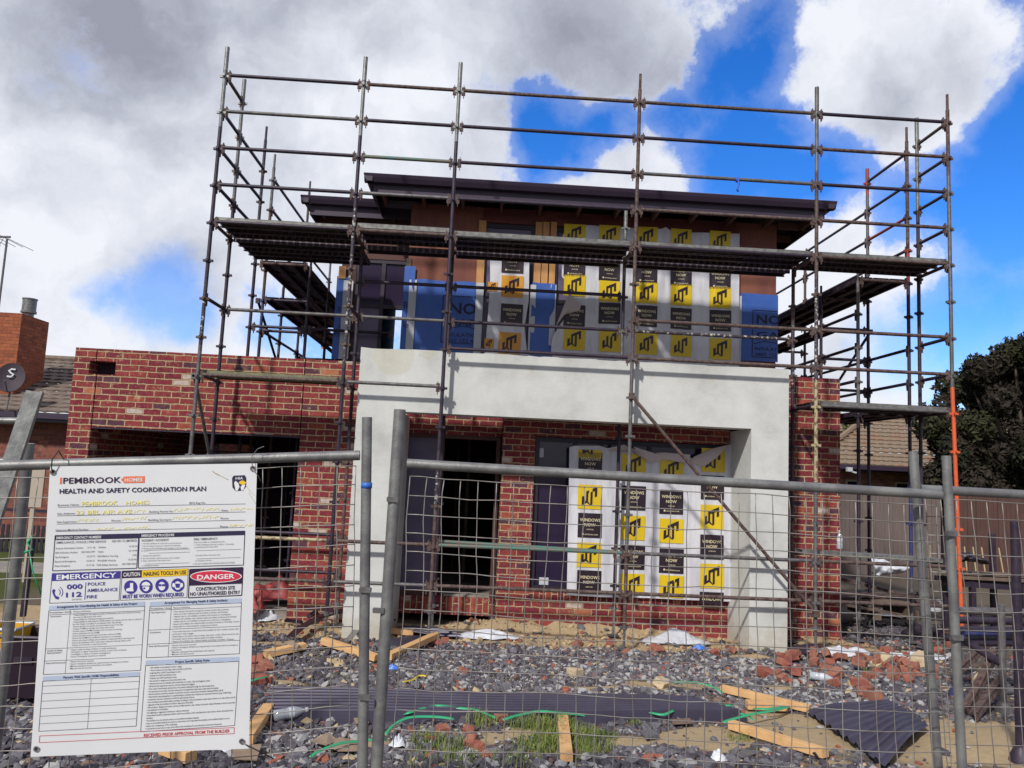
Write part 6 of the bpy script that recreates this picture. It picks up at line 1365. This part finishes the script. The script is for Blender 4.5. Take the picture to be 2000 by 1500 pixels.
for i, (a, b_, s_) in enumerate((((1890, 1400), (1946, 1276), .09), ((1872, 1322), (1938, 1252), .08), ((1905, 1412), (1958, 1330), .08))):
    A = np.array(G(*a)) + (0, 0, .05); B = P(b_[0], b_[1], A[1] + .45); d_ = (B - A) / np.linalg.norm(B - A)
    mb = MB().bar(A, B, s_, .012, up=(.5, -1, .2)); mb.bar(A + (0, .02, .04), B + (0, .02, .04), .012, s_ * .8, up=(.5, -1, .2))
    tag(mb.build('steel_angle', 'steel_rust'), ('long rusty steel angle propped against the stillage', 'brown steel angle slanting up behind the orange scaffold leg', 'short rusty steel angle lowest against the stillage')[i], 'steel angle')
A = np.array(G(1905, 1352)) + (0, 0, .08); tag(MB().path([A, A + (.16, .12, .08), A + (.3, .25, .2)], .06, 9, rad=[.045, .06, .05]).build('peeled_log', 'sandstone', smooth=True), 'short pale peeled log among the rusty steel angles', 'log')
# timber racks further back
for k, (x0, x1, y0, z0, n, lb, gp) in enumerate(((9.1, 10.6, 2.3, .55, 6, 'old board in the stack under the right scaffold', 'old boards under the scaffold'), (10.6, 13.2, 1.2, 1.15, 4, 'grey board on the raised rack at the right', 'boards on the raised rack'))):
    for i in range(n):
        y_ = y0 + (i % 3) * .22 + random.uniform(-.03, .03); z_ = z0 + (i // 3) * .06 + random.uniform(0, .01)
        tag(MB().bar((x0 + random.uniform(-.2, .1), y_, z_), (x1 + random.uniform(-.2, .3), y_ + random.uniform(-.1, .1), z_ + random.uniform(-.04, .04)), .19, .045).build('old_board', random.choice(['old_timber', 'grey_timber'])), lb, 'board', gp)
RK = thing('timber_rack', (11.8, 1.4, .3), 'dark steel rack carrying grey boards at the right', 'rack')
for x_ in (10.75, 11.5, 12.3, 13.0):
    for y_ in (1.1, 1.75): MB().bar((x_, y_, .25), (x_, y_, 1.75 if (y_ > 1.5 or x_ == 12.3) else 1.1), .07, .07, up=(1, 0, 0)).build('post', 'steel_dark', RK)
for y_ in (1.1, 1.75): MB().bar((10.6, y_, 1.06), (13.2, y_, 1.0), .05, .07).build('beam', 'steel_dark', RK)
for x_ in (9.2, 9.9, 10.5): tag(MB().bar((x_, 2.1, .42), (x_, 3.0, .42), .1, .16).build('bearer_block', 'old_timber'), 'timber bearer under the board stack beneath the right scaffold', 'bearer', 'bearers under the board stack')
for i in range(14):
    p = (8.95 + (i % 5) * .27 + random.uniform(-.02, .02), 3.3 + random.uniform(-.05, .05), .40 + (i // 5) * .085)
    tag(MB().bar((p[0] - .115, p[1], p[2]), (p[0] + .115, p[1], p[2]), .11, .076, bev=.06).build('stacked_brick', 'broken_brick2'), 'red brick in the low pile behind the right scaffold legs', 'brick', 'piled bricks behind the scaffold')
for i, (a_, b2, lb) in enumerate((((9.2, 2.0, .75), (11.0, 2.9, .55), 'dark plank lying crooked across the board stack behind the scaffold'), ((9.0, 2.6, 1.0), (10.9, 2.2, .62), 'dark plank sloping down over the far end of the board stack'), ((10.3, .9, .42), (11.9, 2.2, .55), 'dark plank lying on the ground towards the grey boards rack'))):
    tag(MB().bar(a_, b2, .2, .05).build('dark_plank', 'steel_rust'), lb, 'plank')
tag(MB().bar((9.0, 1.9, .62), (10.4, 2.3, .40), .14, .035).build('leaning_board', 'old_timber'), 'brown board leaning down across the stack under the scaffold', 'board')
def drape(name, pts, label, m_):
    c = [P(*p) for p in pts]; n = len(c); ctr = sum(c) / n + np.array((0, -.08, 0)); mb = MB()
    def fn(u, v):
        k = u * (len(c) // 2 - 1); i = min(int(k), len(c) // 2 - 2); f = k - i; tp_ = c[i] + (c[i + 1] - c[i]) * f; bt = c[-1 - i] + (c[-2 - i] - c[-1 - i]) * f
        q = tp_ + (bt - tp_) * v; return q + np.array((0, -.09 * math.sin(math.pi * v) + .12 * float(vnoise(u * 6, v * 5)), .03 * float(vnoise(u * 8 + 3, v * 3))))
    mb.grid(fn, 20, 12); return tag(mb.build(name, m_, smooth=True), label, 'plastic sheet')
drape('hanging_plastic', ((1698, 1087, 2.0), (1722, 1092, 2.0), (1745, 1100, 2.0), (1775, 1102, 2.0), (1772, 1118, 2.0), (1742, 1125, 2.0), (1722, 1124, 2.0), (1702, 1122, 2.0)), 'white plastic hanging over the boards beneath the right scaffold', 'white_plastic')
drape('black_plastic', ((1870, 1075, 1.0), (1890, 1078, 1.0), (1915, 1088, 1.0), (1935, 1098, 1.0), (1930, 1104, 1.0), (1905, 1100, 1.0), (1885, 1096, 1.0), (1872, 1098, 1.0)), 'black plastic sheet folded on the raised rack', 'film_black')
pl = MB()
for i in range(9): pl.bar((11.4 + i * .16, 3.2, .75 + i * .02), (11.8 + i * .16, 3.9, 1.35), .09, .02, up=(1, 0, .2))
tag(pl.build('pallet', mat('tan_pallet_timber', (.34, .26, .14), .8), None), 'tan slatted pallet leaning behind the rack', 'pallet')  # even tan timber colour
tag(MB().cbox(P(1840, 1185, 3.0) - np.array((.12, 0, .02)), (.24, .16, .10)).cbox(P(1840, 1185, 3.0) + np.array((-.03, -.02, .08)), (.12, .1, .08)).build('white_box', 'wrap_edge'), 'small white box on the ground behind the leaning fence post', 'box')

# ------------------------------------------------------------------ left-hand bits
a = P(66, 765, -5.6); b_ = P(-8, 985, -5.75)
tag(MB().bar(a, a + (b_ - a) * 2.6, .072, .012, up=(.3, -1, .1)).bar(a + (.035, .02, 0), a + (b_ - a) * 2.6 + (.035, .02, 0), .010, .05, up=(.3, -1, .1)).build('aluminium_angle', 'galv'), 'pale aluminium angle leaning behind the fence at the far left', 'metal angle')
a = P(57, 866, -5.5); b_ = P(8, 1310, -5.4); tube_obj('leaning_pipe', a + (b_ - a) * 1.35, a, .028, 'galv_fence', 'galvanised pipe leaning behind the fence left of the sign', 'pipe')
a = P(-30, 826, -5.2); b_ = P(46, 822, -5.2)
for dz, lb in ((0, 'upper'), (-.235, 'lower')): tube_obj('short_rail', a + (-.4, 0, dz), b_ + (0, 0, dz), .02, 'galv', lb + ' short pale rail behind the aluminium angle at the left edge', 'rail')
a = P(64, 1048, -1.5); b_ = P(48, 1175, -1.5)
tag(MB().bar(np.array((b_[0], -1.5, b_[2] - .15)), a, .045, .045, up=(1, 0, 0)).build('stake', 'steel_dark'), 'dark stake in the ground left of the sign', 'stake')
sm = MB(); sm.path([a + (.02, -.03, .02), a + (-.03, -.03, -.06), a + (.03, -.03, -.13), a + (-.05, -.03, -.16)], .014, 5).path([a + (.0, -.03, -.15), a + (.05, -.02, -.35), a + (.16, 0, -.6)], .008, 5)
tag(sm.build('green_ribbon', 'strap_green', None, smooth=True), 'green plastic ribbon tied to the dark stake', 'ribbon')
q = P(67, 950, 3.0); tag(MB().cbox((q[0], 3.0, q[2]), (.30, .04, .66)).cbox((q[0], 3.03, q[2] - 1.0), (.06, .05, 1.5)).build('cream_board', mat('cream_board', (.42, .36, .30), .7)), 'cream rectangular board on a post seen left of the sign', 'board')
nf = thing('low_fence', P(20, 1060, 6.5) * [1, 1, 0] + (0, 0, .3), 'low dark slatted fence in the yard left of the sign', 'fence')
q0 = P(-150, 1012, 6.5); q1 = P(96, 1020, 6.5); mb = MB()
for i in range(26): x_ = q0[0] + (q1[0] - q0[0]) * i / 25; mb.bar((x_, 6.5, .2), (x_, 6.5, q0[2] - .05), .06, .02, up=(0, 1, 0))
mb.build('slats', 'alu', nf); MB().bar((q0[0], 6.53, .5), (q1[0], 6.53, .5), .03, .06).bar((q0[0], 6.53, 1.1), (q1[0], 6.53, 1.1), .03, .06).build('rail', 'alu', nf)
q = P(45, 1108, 4); struct(MB().box((-9, 3.9, float(hgt(-4, 4)) - .1), (-2.4, 5.2, float(hgt(-4, 4)) + .006)).build('path', 'concrete'))
def bin_(name, px, py, z, w_, h, m_, label, lid):
    c = np.array(Zp(px, py, z)); c[2] = z; o = thing(name, c, label, 'bin'); mb = MB(); t0, t1 = w_ * .42, w_ * .5
    V = [c + (sx * t0, sy * t0, 0) for sx, sy in ((-1, -1), (1, -1), (1, 1), (-1, 1))] + [c + (sx * t1, sy * t1, h) for sx, sy in ((-1, -1), (1, -1), (1, 1), (-1, 1))] + [c + (sx * t1 * .92, sy * t1 * .92, h) for sx, sy in ((-1, -1), (1, -1), (1, 1), (-1, 1))] + [c + (sx * t0 * .92, sy * t0 * .92, h * .3) for sx, sy in ((-1, -1), (1, -1), (1, 1), (-1, 1))]
    F = [(3, 2, 1, 0)] + [(a_ + i, a_ + (i + 1) % 4, b2 + (i + 1) % 4, b2 + i) for a_, b2 in ((0, 4), (4, 8), (8, 12)) for i in range(4)] + [(12, 13, 14, 15)]
    mb.add(V, F).build('body', m_, o)
    rm = MB(); rim = [c + (sx * t1 * 1.03, sy * t1 * 1.03, h) for sx, sy in ((-1, -1), (1, -1), (1, 1), (-1, 1), (-1, -1))]
    rm.path(rim, .014, 6).build('rim', lid, o); MB().bar(c + (-.07, -t0 * 1.12, h * .62), c + (.07, -t0 * 1.12, h * .62), .02, .05).build('handle', lid, o)
bin_('yellow_bin', 2, 1338, .50, .26, .46, mat('yellow_bin_plastic', (.66, .36, .02), .45), 'yellow plastic tub with pale rim at the left edge', 'wrap_edge')
bin_('black_tub', 62, 1352, .47, .36, .46, 'film_black', 'black plastic tub standing behind the left side of the sign', 'steel_dark')
